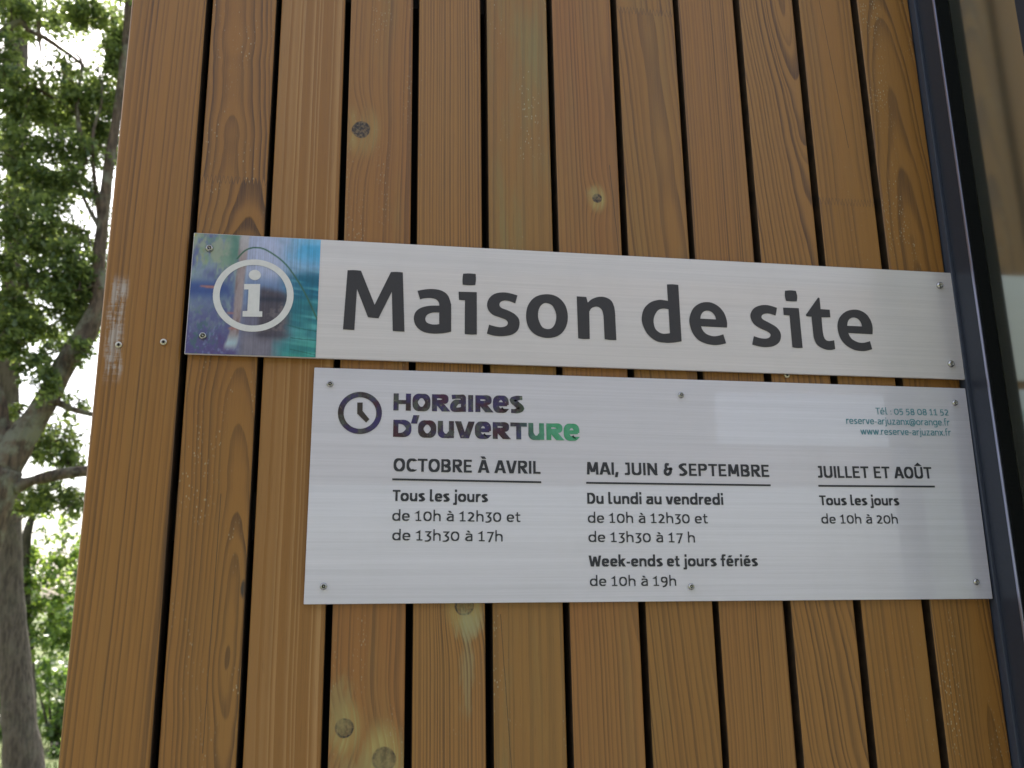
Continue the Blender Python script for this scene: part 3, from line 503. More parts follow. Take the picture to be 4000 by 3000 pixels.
def flat_screw(x, y, z, r, parent, off, rot):
    """countersunk head with a star drive"""
    bm = bmesh.new()
    lathe(bm, [(r * .98, -.0015), (r, .0003), (r * .93, .0006), (r * .5, .0005), (0, .0005)])
    o = from_bm('screw', bm, zinc, parent, (x - off[0], y - off[1], z - off[2]), smooth=True)
    bm = bmesh.new()
    star(bm, r * .62, r * .34, 6, -.0009, rot)
    from_bm('drive_recess', bm, dark_hole, o)
for k, (x, z) in enumerate(SCREWS_WALL):
    bi = min(range(12), key=lambda i: abs(cxs[i] - x))
    flat_screw(x, -.0002, z, .0030, boards[bi], (cxs[bi], .0014, ZC), .3 * k)

# ------------------------------------------------------------------ the two signs
def brushed(name, tint, seed, metal=.18, rough=.36, coat=1.0):
    m, nt, b = new_mat(name)
    co, x, y, z = coords(nt)
    s1 = noise(nt, vec(nt, x * 5, seed, z * 620), 1, 4, .6)
    s2 = noise(nt, vec(nt, x * 1.6, seed + 5, z * 150), 1, 3, .6)
    s3 = noise(nt, vec(nt, x * 60, seed + 8, z * 1500), 1, 2, .6)
    k = (s1 - .5) * .8 + (s2 - .5) * .85 + (s3 - .5) * .3
    c = mixc(nt, (k + .5), tuple(v * .84 for v in tint), tuple(min(1, v * 1.12) for v in tint))
    dirt = noise(nt, vec(nt, x * 420, seed + 3, z * 420), 1, 2).step(.80, .86)
    c = mixc(nt, dirt * .6, c, (.16, .13, .10))
    sm_ = noise(nt, vec(nt, x * 14, seed + 11, z * 9), 1, 4, .6).step(.45, .8)
    c = mixc(nt, sm_ * .10, c, (.45, .43, .40))
    nt.links.new(c, b.inputs['Base Color'])
    b.inputs['Metallic'].default_value = metal
    b.inputs['Roughness'].default_value = rough
    b.inputs['Anisotropic'].default_value = .45
    b.inputs['Coat Weight'].default_value = coat
    b.inputs['Coat Roughness'].default_value = .035
    tg = nt.nodes.new('ShaderNodeTangent')
    tg.direction_type = 'RADIAL'
    tg.axis = 'X'
    nt.links.new(tg.outputs[0], b.inputs['Tangent'])
    bump(nt, b, s1 * .6 + s3 * .4, .05, .0003)
    return m
def panel(name, parent, w, h, y0, y1, mat):
    bm = bmesh.new()
    add_box(bm, -w / 2, w / 2, y0, y1, -h / 2, h / 2, bevel=.0004, seg=1)
    return from_bm(name, bm, mat, parent)
def curve_poly(pts):
    """closed outline of (x, z, corner?) -> polyline; smooth between corners"""
    n = len(pts)
    st = next((i for i, p in enumerate(pts) if p[2]), None)
    out = []
    if st is None:
        A = [np.array(p[:2]) for p in pts]
        for i in range(n):
            p0, p1, p2, p3 = A[i - 1], A[i], A[(i + 1) % n], A[(i + 2) % n]
            for k in range(6):
                t = k / 6
                out.append(tuple(.5 * ((2 * p1) + (-p0 + p2) * t + (2 * p0 - 5 * p1 + 4 * p2 - p3) * t * t + (-p0 + 3 * p1 - 3 * p2 + p3) * t ** 3)))
        return out
    pts = pts[st:] + pts[:st] + [pts[st]]
    run = [pts[0]]
    for p in pts[1:]:
        run.append(p)
        if p[2]:
            out += [q[:2] for q in (run[:-1] if len(run) == 2 else smooth_path([r[:2] for r in run], 6)[:-1])]
            run = [p]
    return out
def fill(verts, faces, loops, y, org):
    """flat filled outline with holes, facing -y"""
    L3 = [[Vector((p[0], p[1], 0)) for p in l] for l in loops]
    base = len(verts)
    flat = [p for l in L3 for p in l]
    for p in flat:
        verts.append((p.x - org[0], y, p.y - org[1]))
    for t in tessellate_polygon(L3):
        a, b_, c = (flat[i] for i in t)
        t = list(t)
        if (b_ - a).cross(c - a).z < 0:
            t.reverse()
        faces.append(tuple(base + i for i in t))
def ell_loop(cx, cz, rx, rz, n=72):
    return [(cx + rx * math.cos(2 * math.pi * k / n), cz + rz * math.sin(2 * math.pi * k / n)) for k in range(n)]

INK = simple('charcoal_print', srgb(58, 56, 60), .45, var=.05, vscale=300)
INK2 = simple('grey_blue_print', srgb(50, 51, 60), .45, var=.05, vscale=300)
TEAL = simple('teal_print', srgb(98, 152, 166), .45)

# --- name sign
xa, za, wa, ha, ta = SIGN_A
YA = -.006
sign_a = empty('name_sign', (xa, 0, za), 'long brushed metal sign reading Maison de site with a round i symbol', 'sign')
pa = panel('panel', sign_a, wa, ha, YA, YA + .003, brushed('brushed_aluminium_warm', (.77, .725, .735), 1.0, coat=.3))
pa.rotation_euler = (0, -ta, 0)
oa = (xa, za)
verts, faces = [], []
for loops in TITLE_OUTLINES.values():
    fill(verts, faces, [curve_poly(l) for l in loops], YA - .0004, oa)
from_data('title_lettering', verts, faces, INK, sign_a)
# spacers behind the panel, where the screws go through
for x, z in SCREWS_A:
    bm = bmesh.new()
    add_box(bm, x - xa - .006, x - xa + .006, YA + .003, 0, z - za - .006, z - za + .006)
    from_bm('spacer', bm, dark_hole, sign_a)
for k, (x, z) in enumerate(SCREWS_A):
    dome_screw(x, YA, z, .0038, sign_a, (xa, 0, za), .4 * k)

# printed picture: waterside trees and turquoise water, brushed on in streaks
def vnoise(u, v, seed):
    def h(i, j):
        n = np.sin(i * 127.1 + j * 311.7 + seed * 74.7) * 43758.5453
        return n - np.floor(n)
    i, j = np.floor(u), np.floor(v)
    fu, fv = u - i, v - j
    fu, fv = fu * fu * (3 - 2 * fu), fv * fv * (3 - 2 * fv)
    return (h(i, j) * (1 - fu) + h(i + 1, j) * fu) * (1 - fv) + (h(i, j + 1) * (1 - fu) + h(i + 1, j + 1) * fu) * fv
def fbm(u, v, seed):
    return vnoise(u, v, seed) * .5 + vnoise(u * 2.1, v * 2.1, seed + 3) * .3 + vnoise(u * 4.3, v * 4.3, seed + 6) * .2
def sst(a, b, x):
    t = np.clip((x - a) / (b - a), 0, 1)
    return t * t * (3 - 2 * t)
def paint(u, v):
    """u: left to right, v: bottom to top, both 0..1 -> sRGB 0..1"""
    C = np.zeros(u.shape + (3,))
    def lay(mask, col):
        mk = np.clip(mask, 0, 1)[..., None]
        C[:] = C * (1 - mk) + np.array(col) / 255 * mk
    n1, n2 = fbm(u * 9, v * 5, 1), fbm(u * 26, v * 9, 2)
    n3, st = fbm(u * 40, v * 28, 3), vnoise(u * 150, v * 2.5, 4)
    C[:] = np.array((84, 92, 140)) / 255
    lay(sst(.45, .0, v) * .8, (74, 66, 124))
    lay(sst(.35, .62, n1) * sst(.25, .55, v) * .8, (120, 138, 160))
    lay(sst(.42, .75, n2) * sst(.10, .5, v) * .75, (132, 156, 150))
    lay(sst(.5, .8, n3) * .5 * sst(.0, .35, v), (96, 120, 110))
    lay(sst(.55, .75, fbm(u * 12, v * 7, 9)) * sst(.45, .1, v) * .45, (88, 60, 110))
    lay(sst(.62, .8, fbm(u * 44, v * 24, 11)) * sst(.40, .1, v) * .5, (120, 148, 184))
    lay(sst(.55, .7, fbm(u * 30, v * 20, 12)) * sst(.45, .2, v) * sst(.35, .1, u) * .6, (60, 104, 100))
    band = np.exp(-((v - .56) / .05) ** 2) + np.exp(-((v - .50) / .06) ** 2)
    lay(band * .75 * sst(.45, .2, u), (52, 76, 140))
    # pale lavender sky in the middle
    mid = sst(.36, .46, u)
    lay(mid, (152, 160, 192))
    lay(mid * sst(.72, .55, v) * .9, (84, 110, 156))
    lay(mid * sst(.5, .3, v) * .9, (98, 94, 116))
    lay(mid * sst(.24, .12, v) * .9, (112, 108, 124))
    # blue to turquoise water at the right
    wr = sst(.62, .93, u + (n1 - .5) * .18)
    lay(wr * sst(.62, .9, v), (58, 150, 200))
    lay(wr * sst(.92, .98, v) * .5, (140, 178, 210))
    lay(wr * sst(.78, .64, v), (18, 98, 128))
    lay(wr * sst(.56, .40, v), (34, 118, 128))
    lay(wr * sst(.36, .15, v), (62, 148, 148))
    lay(wr * sst(.18, .02, v), (40, 140, 128))
    hl = vnoise(u * 5, v * 46 + u * 6, 21)
    lay(wr * sst(.55, .9, hl) * .45 * sst(.85, .6, v), (96, 178, 186))
    lay(wr * sst(.60, .2, hl) * .35 * sst(.85, .6, v), (14, 74, 104))
    # foliage, top left
    fl = sst(.72, .86, v + (n2 - .5) * .35) * sst(.42, .30, u + (n1 - .5) * .10)
    lay(fl * sst(.30, .55, n2) * .7, (142, 150, 120))
    lay(fl * sst(.42, .66, fbm(u * 16, v * 13, 33)) * .5, (90, 134, 112))
    lay(fl * sst(.5, .75, fbm(u * 24, v * 16, 31)) * sst(.16, .0, u), (160, 152, 84))
    lay(np.exp(-((u - .30 - .03 * np.sin(v * 9)) / .045) ** 2) * sst(.66, .86, v) * .8, (66, 116, 104))
    # pale trunk
    cx = .395 - .035 * (1 - v) - .03 * sst(.25, .0, v)
    hw = .032 + .012 * sst(.3, .05, v)
    tr = sst(hw + .012, hw - .012, np.abs(u - cx + (n2 - .5) * .015)) * sst(.02, .10, v)
    lay(tr * .9, (152, 132, 130))
    lay(tr * sst(.5, .75, n2) * .6, (108, 84, 88))
    lay(tr * sst(.2, .08, v) * .9, (150, 180, 194))
    lay(tr * sst(.80, .95, v) * .6, (170, 170, 176))
    # jetty and its reflection
    bt = sst(.52, .56, u) * sst(.82, .70, u) * sst(.60, .53, v - (u - .55) * -.18) * sst(.08, .22, v)
    lay(bt * .95, (70, 64, 76))
    lay(bt * sst(.5, .7, fbm(u * 14, v * 18, 41)) * .7, (110, 100, 104))
    lay(np.exp(-((v - .47) / .025) ** 2) * sst(.52, .56, u) * sst(.80, .7, u) * .9, (44, 48, 66))
    lay(np.exp(-((v - .17 ) / .02) ** 2) * sst(.48, .56, u) * sst(.86, .7, u) * .6, (60, 56, 72))
    # red twigs
    for (a, b_, vv) in ((.06, .24, .555), (.10, .22, .548), (.28, .36, .34), (.3, .4, .215)):
        lay(sst(a, a + .03, u) * sst(b_, b_ - .03, u) * np.exp(-((v - vv) / .009) ** 2) * .8, (168, 104, 98))
    # bent reed and lines on the water
    def line(P_, wd, col, a):
        d = np.full(u.shape, 9.0)
        for p, q in zip(P_, P_[1:]):
            p, q = np.array(p), np.array(q)
            e = q - p
            t = np.clip(((u - p[0]) * e[0] + (v - p[1]) * e[1]) / (e @ e), 0, 1)
            d = np.minimum(d, np.hypot(u - p[0] - t * e[0], v - p[1] - t * e[1]))
        lay(sst(wd * 1.5, wd * .5, d) * a, col)
    line(smooth_path([(.345, .80), (.40, .87), (.46, .90), (.53, .90), (.60, .87), (.70, .80), (.78, .71), (.89, .54), (1.0, .315)], 5), .0060, (46, 92, 70), .95)
    line([(.77, .26), (.86, .235), (1.0, .215)], .004, (24, 92, 92), .8)
    line([(.80, .155), (.9, .145), (1.0, .14)], .004, (24, 92, 92), .8)
    line([(.80, .06), (.9, .04), (1.0, .02)], .004, (24, 92, 92), .8)
    # brushed streaks
    C[:] *= (1 + (st - .5) * .16 * sst(.3, .5, u) + (n3 - .5) * .12)[..., None]
    C[:] = C * .84 + C.mean(-1, keepdims=True) * .16
    C[:] = .5 + (C - .42) * 1.12
    return np.clip(C, 0, 1)
NU, NV = 190, 160
pw = sum(e[0] for e in PICTURE_EDGE_X) / 2 - (xa - wa / 2)
uu, vv = np.meshgrid(np.linspace(0, 1, NU), np.linspace(0, 1, NV))
col = paint(uu, vv)
lin = np.where(col <= .04045, col / 12.92, ((col + .055) / 1.055) ** 2.4)
px = uu * (pw - .0006) - wa / 2 + .0006
pz = (vv - .5) * (ha - .0012)
ca_, sa_ = math.cos(ta), math.sin(ta)
V = np.stack([px * ca_ - pz * sa_, np.full(px.shape, YA - .0003), px * sa_ + pz * ca_], -1).reshape(-1, 3)
idx = np.arange(NU * NV).reshape(NV, NU)
F = np.stack([idx[:-1, :-1], idx[:-1, 1:], idx[1:, 1:], idx[1:, :-1]], -1).reshape(-1, 4)
pmat, nt, b = new_mat('printed_waterside_picture')
at_ = nt.nodes.new('ShaderNodeAttribute')
at_.attribute_name = 'print'
nt.links.new(at_.outputs['Color'], b.inputs['Base Color'])
b.inputs['Roughness'].default_value = .38
b.inputs['Metallic'].default_value = .15
pic = from_data('printed_picture', [tuple(p) for p in V], [tuple(f) for f in F.tolist()], pmat, sign_a)
att = pic.data.color_attributes.new('print', 'FLOAT_COLOR', 'POINT')
att.data.foreach_set('color', np.concatenate([lin.reshape(-1, 3), np.ones((NU * NV, 1))], 1).ravel())
# i in a ring, left as bare metal
bare = simple('bare_aluminium', (.78, .765, .76), .45, 0.0, var=.04, vscale=200)
verts, faces = [], []
R_ = INFO_RING
fill(verts, faces, [ell_loop(R_[0], R_[1], R_[2], R_[3]), ell_loop(R_[4], R_[5], R_[6], R_[7])[::-1]], YA - .0007, oa)
fill(verts, faces, [ell_loop(*INFO_DOT, 40)], YA - .0007, oa)
fill(verts, faces, [INFO_STEM], YA - .0007, oa)
from_data('info_symbol', verts, faces, bare, sign_a)

# --- opening hours sign
xb, zb, wb, hb, tb = SIGN_B
YB = -.005
sign_b = empty('opening_hours_sign', (xb, 0, zb), 'pale brushed metal plate listing opening hours under the long name sign', 'sign')
pb = panel('panel', sign_b, wb, hb, YB, YB + .003, brushed('brushed_aluminium_cool', (.76, .74, .825), 4.0))
pb.rotation_euler = (0, -tb, 0)
ob = (xb, zb)
for x, z in SCREWS_B:
    bm = bmesh.new()
    add_box(bm, x - xb - .006, x - xb + .006, YB + .003, 0, z - zb - .006, z - zb + .006)
    from_bm('spacer', bm, dark_hole, sign_b)
for k, (x, z) in enumerate(SCREWS_B):
    dome_screw(x, YB, z, .0032, sign_b, (xb, 0, zb), .5 * k)

# strokes of the lettering: x-height 1, baseline 0
def ell(cx, cy, rx, ry, a0, a1, n=None):
    n = n or max(4, int(abs(a1 - a0) / 12))
    o = []
    for k in range(n + 1):
        t = math.radians(a0 + (a1 - a0) * k / n)
        c, s = math.cos(t), math.sin(t)
        o.append((cx + rx * math.copysign(abs(c) ** .88, c), cy + ry * math.copysign(abs(s) ** .88, s)))
    return o
def sm(*p): return smooth_path(p, 5)
CLOSED = 'closed'
def glyph(ch, a, b, H=1.36):
    """-> (width, strokes); a, b: half weight of upright and level strokes; H: height of capitals"""
    A = 1.5
    acc = {'é': ('e', 'acute'), 'à': ('a', 'grave'), 'À': ('A', 'grave'), 'Û': ('U', 'hat')}
    if ch in acc:
        w, s = glyph(acc[ch][0], a, b, H)
        y = (H if ch.isupper() else 1.0) + .12
        k = {'acute': [(w / 2 - .06, y), (w / 2 + .14, y + .26)], 'grave': [(w / 2 + .06, y), (w / 2 - .14, y + .26)], 'hat': [(w / 2 - .22, y), (w / 2, y + .18), (w / 2 + .22, y)]}[acc[ch][1]]
        return w, s + [k]
    if ch == 'o': w = .98 + a * .6; return w, [[CLOSED] + ell(w / 2, .5, w / 2 - a, .5 - b, 0, 360)[:-1]]
    if ch in 'nh':
        w = .82 + a
        return w, [[(a, 0), (a, 1 if ch == 'n' else A)], ell(w / 2, .56, w / 2 - a, .44 - b, 172, 0) + [(w - a, 0)]]
    if ch == 'u': w = .82 + a; return w, [[(a, 1)] + ell(w / 2, .44, w / 2 - a, .44 - b, 180, 352), [(w - a, 1), (w - a, 0)]]
    if ch == 'd': w = .90 + a; return w, [[(w - a, 0), (w - a, A)], [CLOSED] + ell(w / 2, .5, w / 2 - a, .5 - b, 0, 360)[:-1]]
    if ch == 'g':
        w = .90 + a
        return w, [[CLOSED] + ell(w / 2, .52, w / 2 - a, .48 - b, 0, 360)[:-1], [(w - a, 1), (w - a, -.05)] + ell(w / 2, -.05, w / 2 - a, .35 - b, 350, 225)]
    if ch == 'a':
        w = .80 + a
        return w, [sm((.08, .86), (.38, 1 - b), (w - a - .06, .86), (w - a, .62)) + [(w - a, 0)], sm((w - a, .58), (.38, .56), (a, .29), (.34, b), (w - a, .16))]
    if ch == 'e':
        w = .90 + a * .5
        return w, [[(a + .02, .5), (w - a * .6, .5)], [(w - a, .46)] + ell(w / 2, .5, w / 2 - a, .5 - b, 2, 318)]
    if ch == 's':
        w = .68 + a
        return w, [sm((w - .07, .90), (w * .55, 1 - b), (a + .01, .75), (w * .5, .51), (w - a - .01, .27), (w * .45, b), (.04, .11))]
    if ch == 'r': w = .58 + a * .5; return w, [[(a, 0), (a, 1)], sm((a, .52), (a + .12, .82), (w * .72, 1 - b), (w, .95 - b * .6))]
    if ch == 't': w = .60 + a * .5; return w, [[(.16 + a, 1.30), (.16 + a, .34)] + sm((.16 + a, .32), (.26 + a, b + .02), (w, .07 + b * .4)), [(0, 1 - b), (w - .02, 1 - b)]]
    if ch == 'i': w = 2 * a; return w, [[(a, 0), (a, 1)], [(a, 1.20), (a, 1.20 + 2.3 * a)]]
    if ch == 'j': w = .22 + 2 * a; return w, [[(w - a, 1), (w - a, .0)] + sm((w - a, -.02), (w - a - .05, -.25), (0, -.36 + b)), [(w - a, 1.20), (w - a, 1.20 + 2.3 * a)]]
    if ch == 'l': w = .24 + 2 * a; return w, [[(a, A), (a, .30)] + sm((a, .28), (a + .07, b + .02), (w, b))]
    if ch == 'k': w = .76 + a; return w, [[(a, 0), (a, A)], [(a, .42), (w - a - .02, 1.0)], [(.34, .62), (w - a, 0)]]
    if ch == 'v': w = .84 + a; return w, [[(a, 1), (w / 2 - a * .45, 0)], [(w - a, 1), (w / 2 + a * .45, 0)]]
    if ch == 'w': w = 1.30 + a; return w, [[(a, 1), (w * .28 - a * .3, 0)], [(w * .5 - a * .2, 1), (w * .28 + a * .3, 0)], [(w * .5 + a * .2, 1), (w * .72 - a * .3, 0)], [(w - a, 1), (w * .72 + a * .3, 0)]]
    if ch == 'x': w = .80 + a; return w, [[(a, 0), (w - a, 1)], [(a, 1), (w - a, 0)]]
    if ch == 'z': w = .74 + a; return w, [[(.04, 1 - b), (w - a * 1.3, 1 - b), (a * 1.3, b), (w, b)]]
    if ch == 'f': w = .60 + a * .5; return w, [[(.17 + a, 0), (.17 + a, 1.12)] + sm((.17 + a, 1.14), (.26 + a, A - b - .02), (w + .06, A - b)), [(0, 1 - b), (w - .02, 1 - b)]]
    if ch == '-': return .46, [[(0, .48), (.46, .48)]]
    if ch == '.': return 2 * a, [[(a, 0), (a, 2.2 * a)]]
    if ch == ':': return 2 * a, [[(a, 0), (a, 2.2 * a)], [(a, .62), (a, .62 + 2.2 * a)]]
    if ch == ',': return 2.4 * a, [[(1.4 * a, 2.4 * a), (.5 * a, -.26)]]
    if ch == "'": return .3, [[(.24, H * 1.30), (.10, H * .80)]]
    if ch == '@':
        w = 1.5
        return w, [[CLOSED] + ell(.75, .46, .27, .30, 0, 360)[:-1], [(1.03, .80), (1.03, .30)] + sm((1.03, .28), (1.15, .12), (1.36, .30), (1.42, .55)) + ell(.75, .48, .67, .66, 14, 305)]
    T = 1.24                                            # figures
    if ch == '0': w = 1.0 + a * .4; return w, [[CLOSED] + ell(w / 2, T / 2, w / 2 - a, T / 2 - b, 0, 360)[:-1]]
    if ch == '1': w = .72; return w, [[(.04, T - .26), (.36, T - .03), (.36, 0)], [(0, b), (w, b)]]
    if ch == '2': w = .84; return w, [sm((.06, T - .20), (.38, T - b), (w - a - .04, T - .36), (.46, .48), (.10, b)), [(.08, b), (w, b)]]
    if ch == '3': w = .76; return w, [[(.04, T - b), (w - .08, T - b), (.32, .70)] + sm((.32, .68), (w - a - .05, .50), (w - a, .22), (.40, -.10 + b), (.0, -.04))]
    if ch == '5': w = .78; return w, [[(w - .06, T - b), (.14, T - b), (.12, .66)] + sm((.12, .66), (.50, .72), (w - a, .38), (.44, b - .06), (.02, .02))]
    if ch == '7': w = .78; return w, [[(.02, T - b), (w - .04, T - b), (.26, -.12)]]
    if ch == '8': w = .88; return w, [[CLOSED] + ell(w / 2, .95, w / 2 - a - .05, .29 - b * .5, 0, 360)[:-1], [CLOSED] + ell(w / 2, .34, w / 2 - a, .34 - b * .5, 0, 360)[:-1]]
    if ch == '9': w = .88; return w, [[CLOSED] + ell(w / 2, T - .40, w / 2 - a, .40 - b, 0, 360)[:-1], sm((w - a, T - .40), (w - a, .40), (.56, .02), (.22, -.12))]
    # capitals
    if ch == 'A': w = .98 + a; return w, [[(a * .7, 0), (w / 2 - a * .35, H)], [(w - a * .7, 0), (w / 2 + a * .35, H)], [(w * .22, H * .30), (w * .78, H * .30)]]
    if ch == 'B': w = .86 + a; return w, [[(a, 0), (a, H)], [(a, H - b), (w * .5, H - b)] + ell(w * .5, H * .76 - b * .5, w * .5 - a - .05, H * .24 - b * .5, 88, -90) + [(a, H * .52 - b * 0)], [(w * .5, H * .52)] + ell(w * .5, H * .26, w * .5 - a, H * .26 - b, 88, -90) + [(a, b)]]
    if ch == 'C': w = .88 + a; return w, [ell(w * .56, H / 2, w * .56 - a, H / 2 - b, 52, 308)]
    if ch == 'D': w = .92 + a; return w, [[(a, 0), (a, H)], [(a, H - b), (w * .38, H - b)] + ell(w * .38, H / 2, w * .62 - a, H / 2 - b, 88, -88) + [(a, b)]]
    if ch == 'E': w = .72 + a; return w, [[(a, 0), (a, H)], [(a, H - b), (w, H - b)], [(a, H * .51), (w - .08, H * .51)], [(a, b), (w, b)]]
    if ch == 'H': w = .90 + a; return w, [[(a, 0), (a, H)], [(w - a, 0), (w - a, H)], [(a, H * .5), (w - a, H * .5)]]
    if ch == 'I': return 2 * a, [[(a, 0), (a, H)]]
    if ch == 'J': w = .44 + a; return w, [[(.08, H - b), (w - a, H - b), (w - a, .28)] + sm((w - a, .26), (w - a - .09, b + .02), (0, b))]
    if ch == 'L': w = .66 + a; return w, [[(a, H), (a, 0)], [(a, b), (w, b)]]
    if ch == 'M': w = 1.12 + a; return w, [[(a, 0), (a * 1.5, H)], [(w - a, 0), (w - a * 1.5, H)], [(a * 1.7, H), (w / 2 - a * .4, H * .2)], [(w - a * 1.7, H), (w / 2 + a * .4, H * .2)]]
    if ch == 'N': w = .94 + a; return w, [[(a, 0), (a, H)], [(w - a, 0), (w - a, H)], [(a, H * .96), (w - a, H * .04)]]
    if ch == 'O': w = 1.04 + a; return w, [[CLOSED] + ell(w / 2, H / 2, w / 2 - a, H / 2 - b, 0, 360)[:-1]]
    if ch in 'PR':
        w = .84 + a
        s = [[(a, 0), (a, H)], [(a, H - b), (w * .5, H - b)] + ell(w * .5, H * .72, w * .5 - a, H * .28 - b, 88, -90) + [(a, H * .44 + b)]]
        if ch == 'R': s.append([(w * .46, H * .46), (w - a * .8, 0)])
        return w, s
    if ch == 'S': w = .78 + a; return w, [sm((w - .07, H * .91), (w * .55, H - b), (a + .01, H * .75), (w * .5, H * .51), (w - a - .01, H * .27), (w * .45, b), (.04, H * .10))]
    if ch == 'T': w = .88 + a; return w, [[(w / 2, 0), (w / 2, H)], [(0, H - b), (w, H - b)]]
    if ch == 'U': w = .92 + a; return w, [[(a, H), (a, .44)] + ell(w / 2, .44, w / 2 - a, .44 - b, 180, 360) + [(w - a, H)]]
    if ch == 'V': w = .98 + a; return w, [[(a, H), (w / 2 - a * .45, 0)], [(w - a, H), (w / 2 + a * .45, 0)]]
    if ch == 'W': w = 1.5 + a; return w, [[(a, H), (w * .28 - a * .3, 0)], [(w * .5 - a * .2, H * .9), (w * .28 + a * .3, 0)], [(w * .5 + a * .2, H * .9), (w * .72 - a * .3, 0)], [(w - a, H), (w * .72 + a * .3, 0)]]
    if ch == '&': w = 1.02; return w, [sm((.62, H - .16), (.38, H - b), (.14 + a, H * .76), (.34, H * .53)), sm((w - .02, H * .52), (.34, H * .52), (a + .02, H * .26), (.42, b), (w - .28, H * .26), (w - .22, H * .66))]
    return .4, []
def stroke_mesh(verts, faces, path, a, b, put):
    closed = path[0] == CLOSED
    Q = [np.array(p) for p in (path[1:] if closed else path)]
    Q = [q for i, q in enumerate(Q) if i == 0 or np.hypot(*(q - Q[i - 1])) > 1e-4]
    n = len(Q)
    def nrm(p, q):
        e = (q - p) / np.hypot(*(q - p))
        return np.array((-e[1], e[0])), abs(e[1]) * a + abs(e[0]) * b
    base = len(verts)
    for i in range(n):
        pr = Q[i - 1] if (closed or i) else None
        nx = Q[(i + 1) % n] if (closed or i < n - 1) else None
        if pr is None: nn, h = nrm(Q[i], nx)
        elif nx is None: nn, h = nrm(pr, Q[i])
        else:
            n1, h1 = nrm(pr, Q[i])
            n2, h2 = nrm(Q[i], nx)
            nn = n1 + n2
            L = np.hypot(*nn)
            if L < .3: nn, L = n1, 1.0
            nn = nn / L
            h = (h1 + h2) / 2 / max(.5, nn @ n1)
        dr = None
        if (pr is None or nx is None) and n == len(path):
            e = (Q[i] - pr) if pr is not None else (nx - Q[i])
            e = e / np.hypot(*e)
            if abs(e[1]) > .5: dr = e
        for s in (1, -1):
            hh = h
            if pr is not None and nx is not None:        # inside of a tight bend: never past its centre
                e1, e2 = Q[i] - pr, nx - Q[i]
                turn = math.atan2(e1[0] * e2[1] - e1[1] * e2[0], e1 @ e2)
                L_ = (np.hypot(*e1) + np.hypot(*e2)) / 2
                if turn * s > .02 and L_ < .45: hh = min(h, .93 * L_ / abs(turn))
            p = Q[i] + nn * hh * s
            if dr is not None: p = p + dr * ((Q[i][1] - p[1]) / dr[1])     # level cut at the end of a leaning stroke
            verts.append(put(p))
    for i in range(n if closed else n - 1):
        j = (i + 1) % n
        q = (base + 2 * i, base + 2 * i + 1, base + 2 * j + 1, base + 2 * j)
        faces.append(q)
STYLE = {'X': (.150, .116, .15, .30), 'H': (.132, .108, .20, .50), 'B': (.138, .112, .19, .46), 'R': (.094, .080, .25, .50), 'G': (.090, .076, .22, .44)}
def text_mesh(words, style, p0, p1, xh, y, org):
    a, b, gap, space = STYLE[style]
    H = 1.0 if style == 'X' else 1.36
    lay, pen, prev = [], 0.0, ''
    for ch in words:
        if ch == ' ':
            pen += space
            continue
        w, s = glyph(ch, a, b, H)
        g = gap
        if ch in "oedgOC@0" or prev in "oeOD@0": g -= .035
        if ch in "vVAwWTxtfj'," : g -= .05
        if prev in "vVAwWTxftr'L": g -= .05
        if ch == 'j' and prev: g -= .20
        if prev == 'T' and ch in 'oé': g -= .16
        if prev == '1' or ch == '1': g += .03
        if pen > 0: pen += max(.03, g)
        lay.append((pen, s))
        pen += w
        prev = ch
    dx, dz = p1[0] - p0[0], p1[1] - p0[1]
    L = math.hypot(dx, dz)
    ux, uz = dx / L, dz / L
    k = L / pen                                         # set to the measured length of the line
    verts, faces = [], []
    for off, strokes in lay:
        for i, s in enumerate(strokes):
            yy = y - .00004 * i
            def put(q, off=off, yy=yy):
                X, Z = (q[0] + off) * k, q[1] * xh
                return (p0[0] + ux * X - uz * Z - org[0], yy, p0[1] + uz * X + ux * Z - org[1])
            # keep stroke weight even when the line is set narrow
            stroke_mesh(verts, faces, s, a * xh / k * (.55 + .45 * k / xh), b, put)
    return verts, faces
photo_ink, nt, b = new_mat('picture_filled_lettering')
co, x, y, z = coords(nt)
n1 = noise(nt, co, 55, 3, .6).step(.35, .65)
n2 = noise(nt, vec(nt, x * 130 + 9, y, z * 90), 1, 4, .65)
n3 = noise(nt, vec(nt, x * 240 + 3, y, z * 240), 1, 3, .65)
c = mixc(nt, n1, srgb(60, 50, 104), srgb(58, 44, 46))
c = mixc(nt, n2.step(.48, .62) * .8, c, srgb(86, 92, 84))
c = mixc(nt, noise(nt, vec(nt, x * 40 + 31, y, z * 60), 1, 2).step(.55, .66) * .8, c, srgb(74, 28, 48))
c = mixc(nt, n3.step(.60, .72) * .55, c, srgb(168, 160, 132))
gx = TEXT_LINES[1][3][0] - xb
c = mixc(nt, (x + (n2 - .5) * .012).step(gx - .066, gx - .022), c, mixc(nt, n2.step(.3, .7), srgb(66, 160, 112), srgb(96, 172, 140)))
nt.links.new(c, b.inputs['Base Color'])
b.inputs['Roughness'].default_value = .45
NAMES = {'X': 'heading_lettering', 'H': 'season_lettering', 'B': 'days_lettering', 'R': 'hours_lettering', 'G': 'contact_lettering'}
INKS = {'X': photo_ink, 'H': INK2, 'B': INK2, 'R': INK2, 'G': TEAL}
for words, style, p0, p1, xh in TEXT_LINES:
    if style == 'X':
        words = {'HoRaIRes': 'HoRaIRes', "Do'ouVeRTuRe": "D'ouVeRTuRe"}[words]
    vv_, ff_ = text_mesh(words, style, p0, p1, xh, YB - .0004, ob)
    from_data(NAMES[style], vv_, ff_, INKS[style], sign_b)
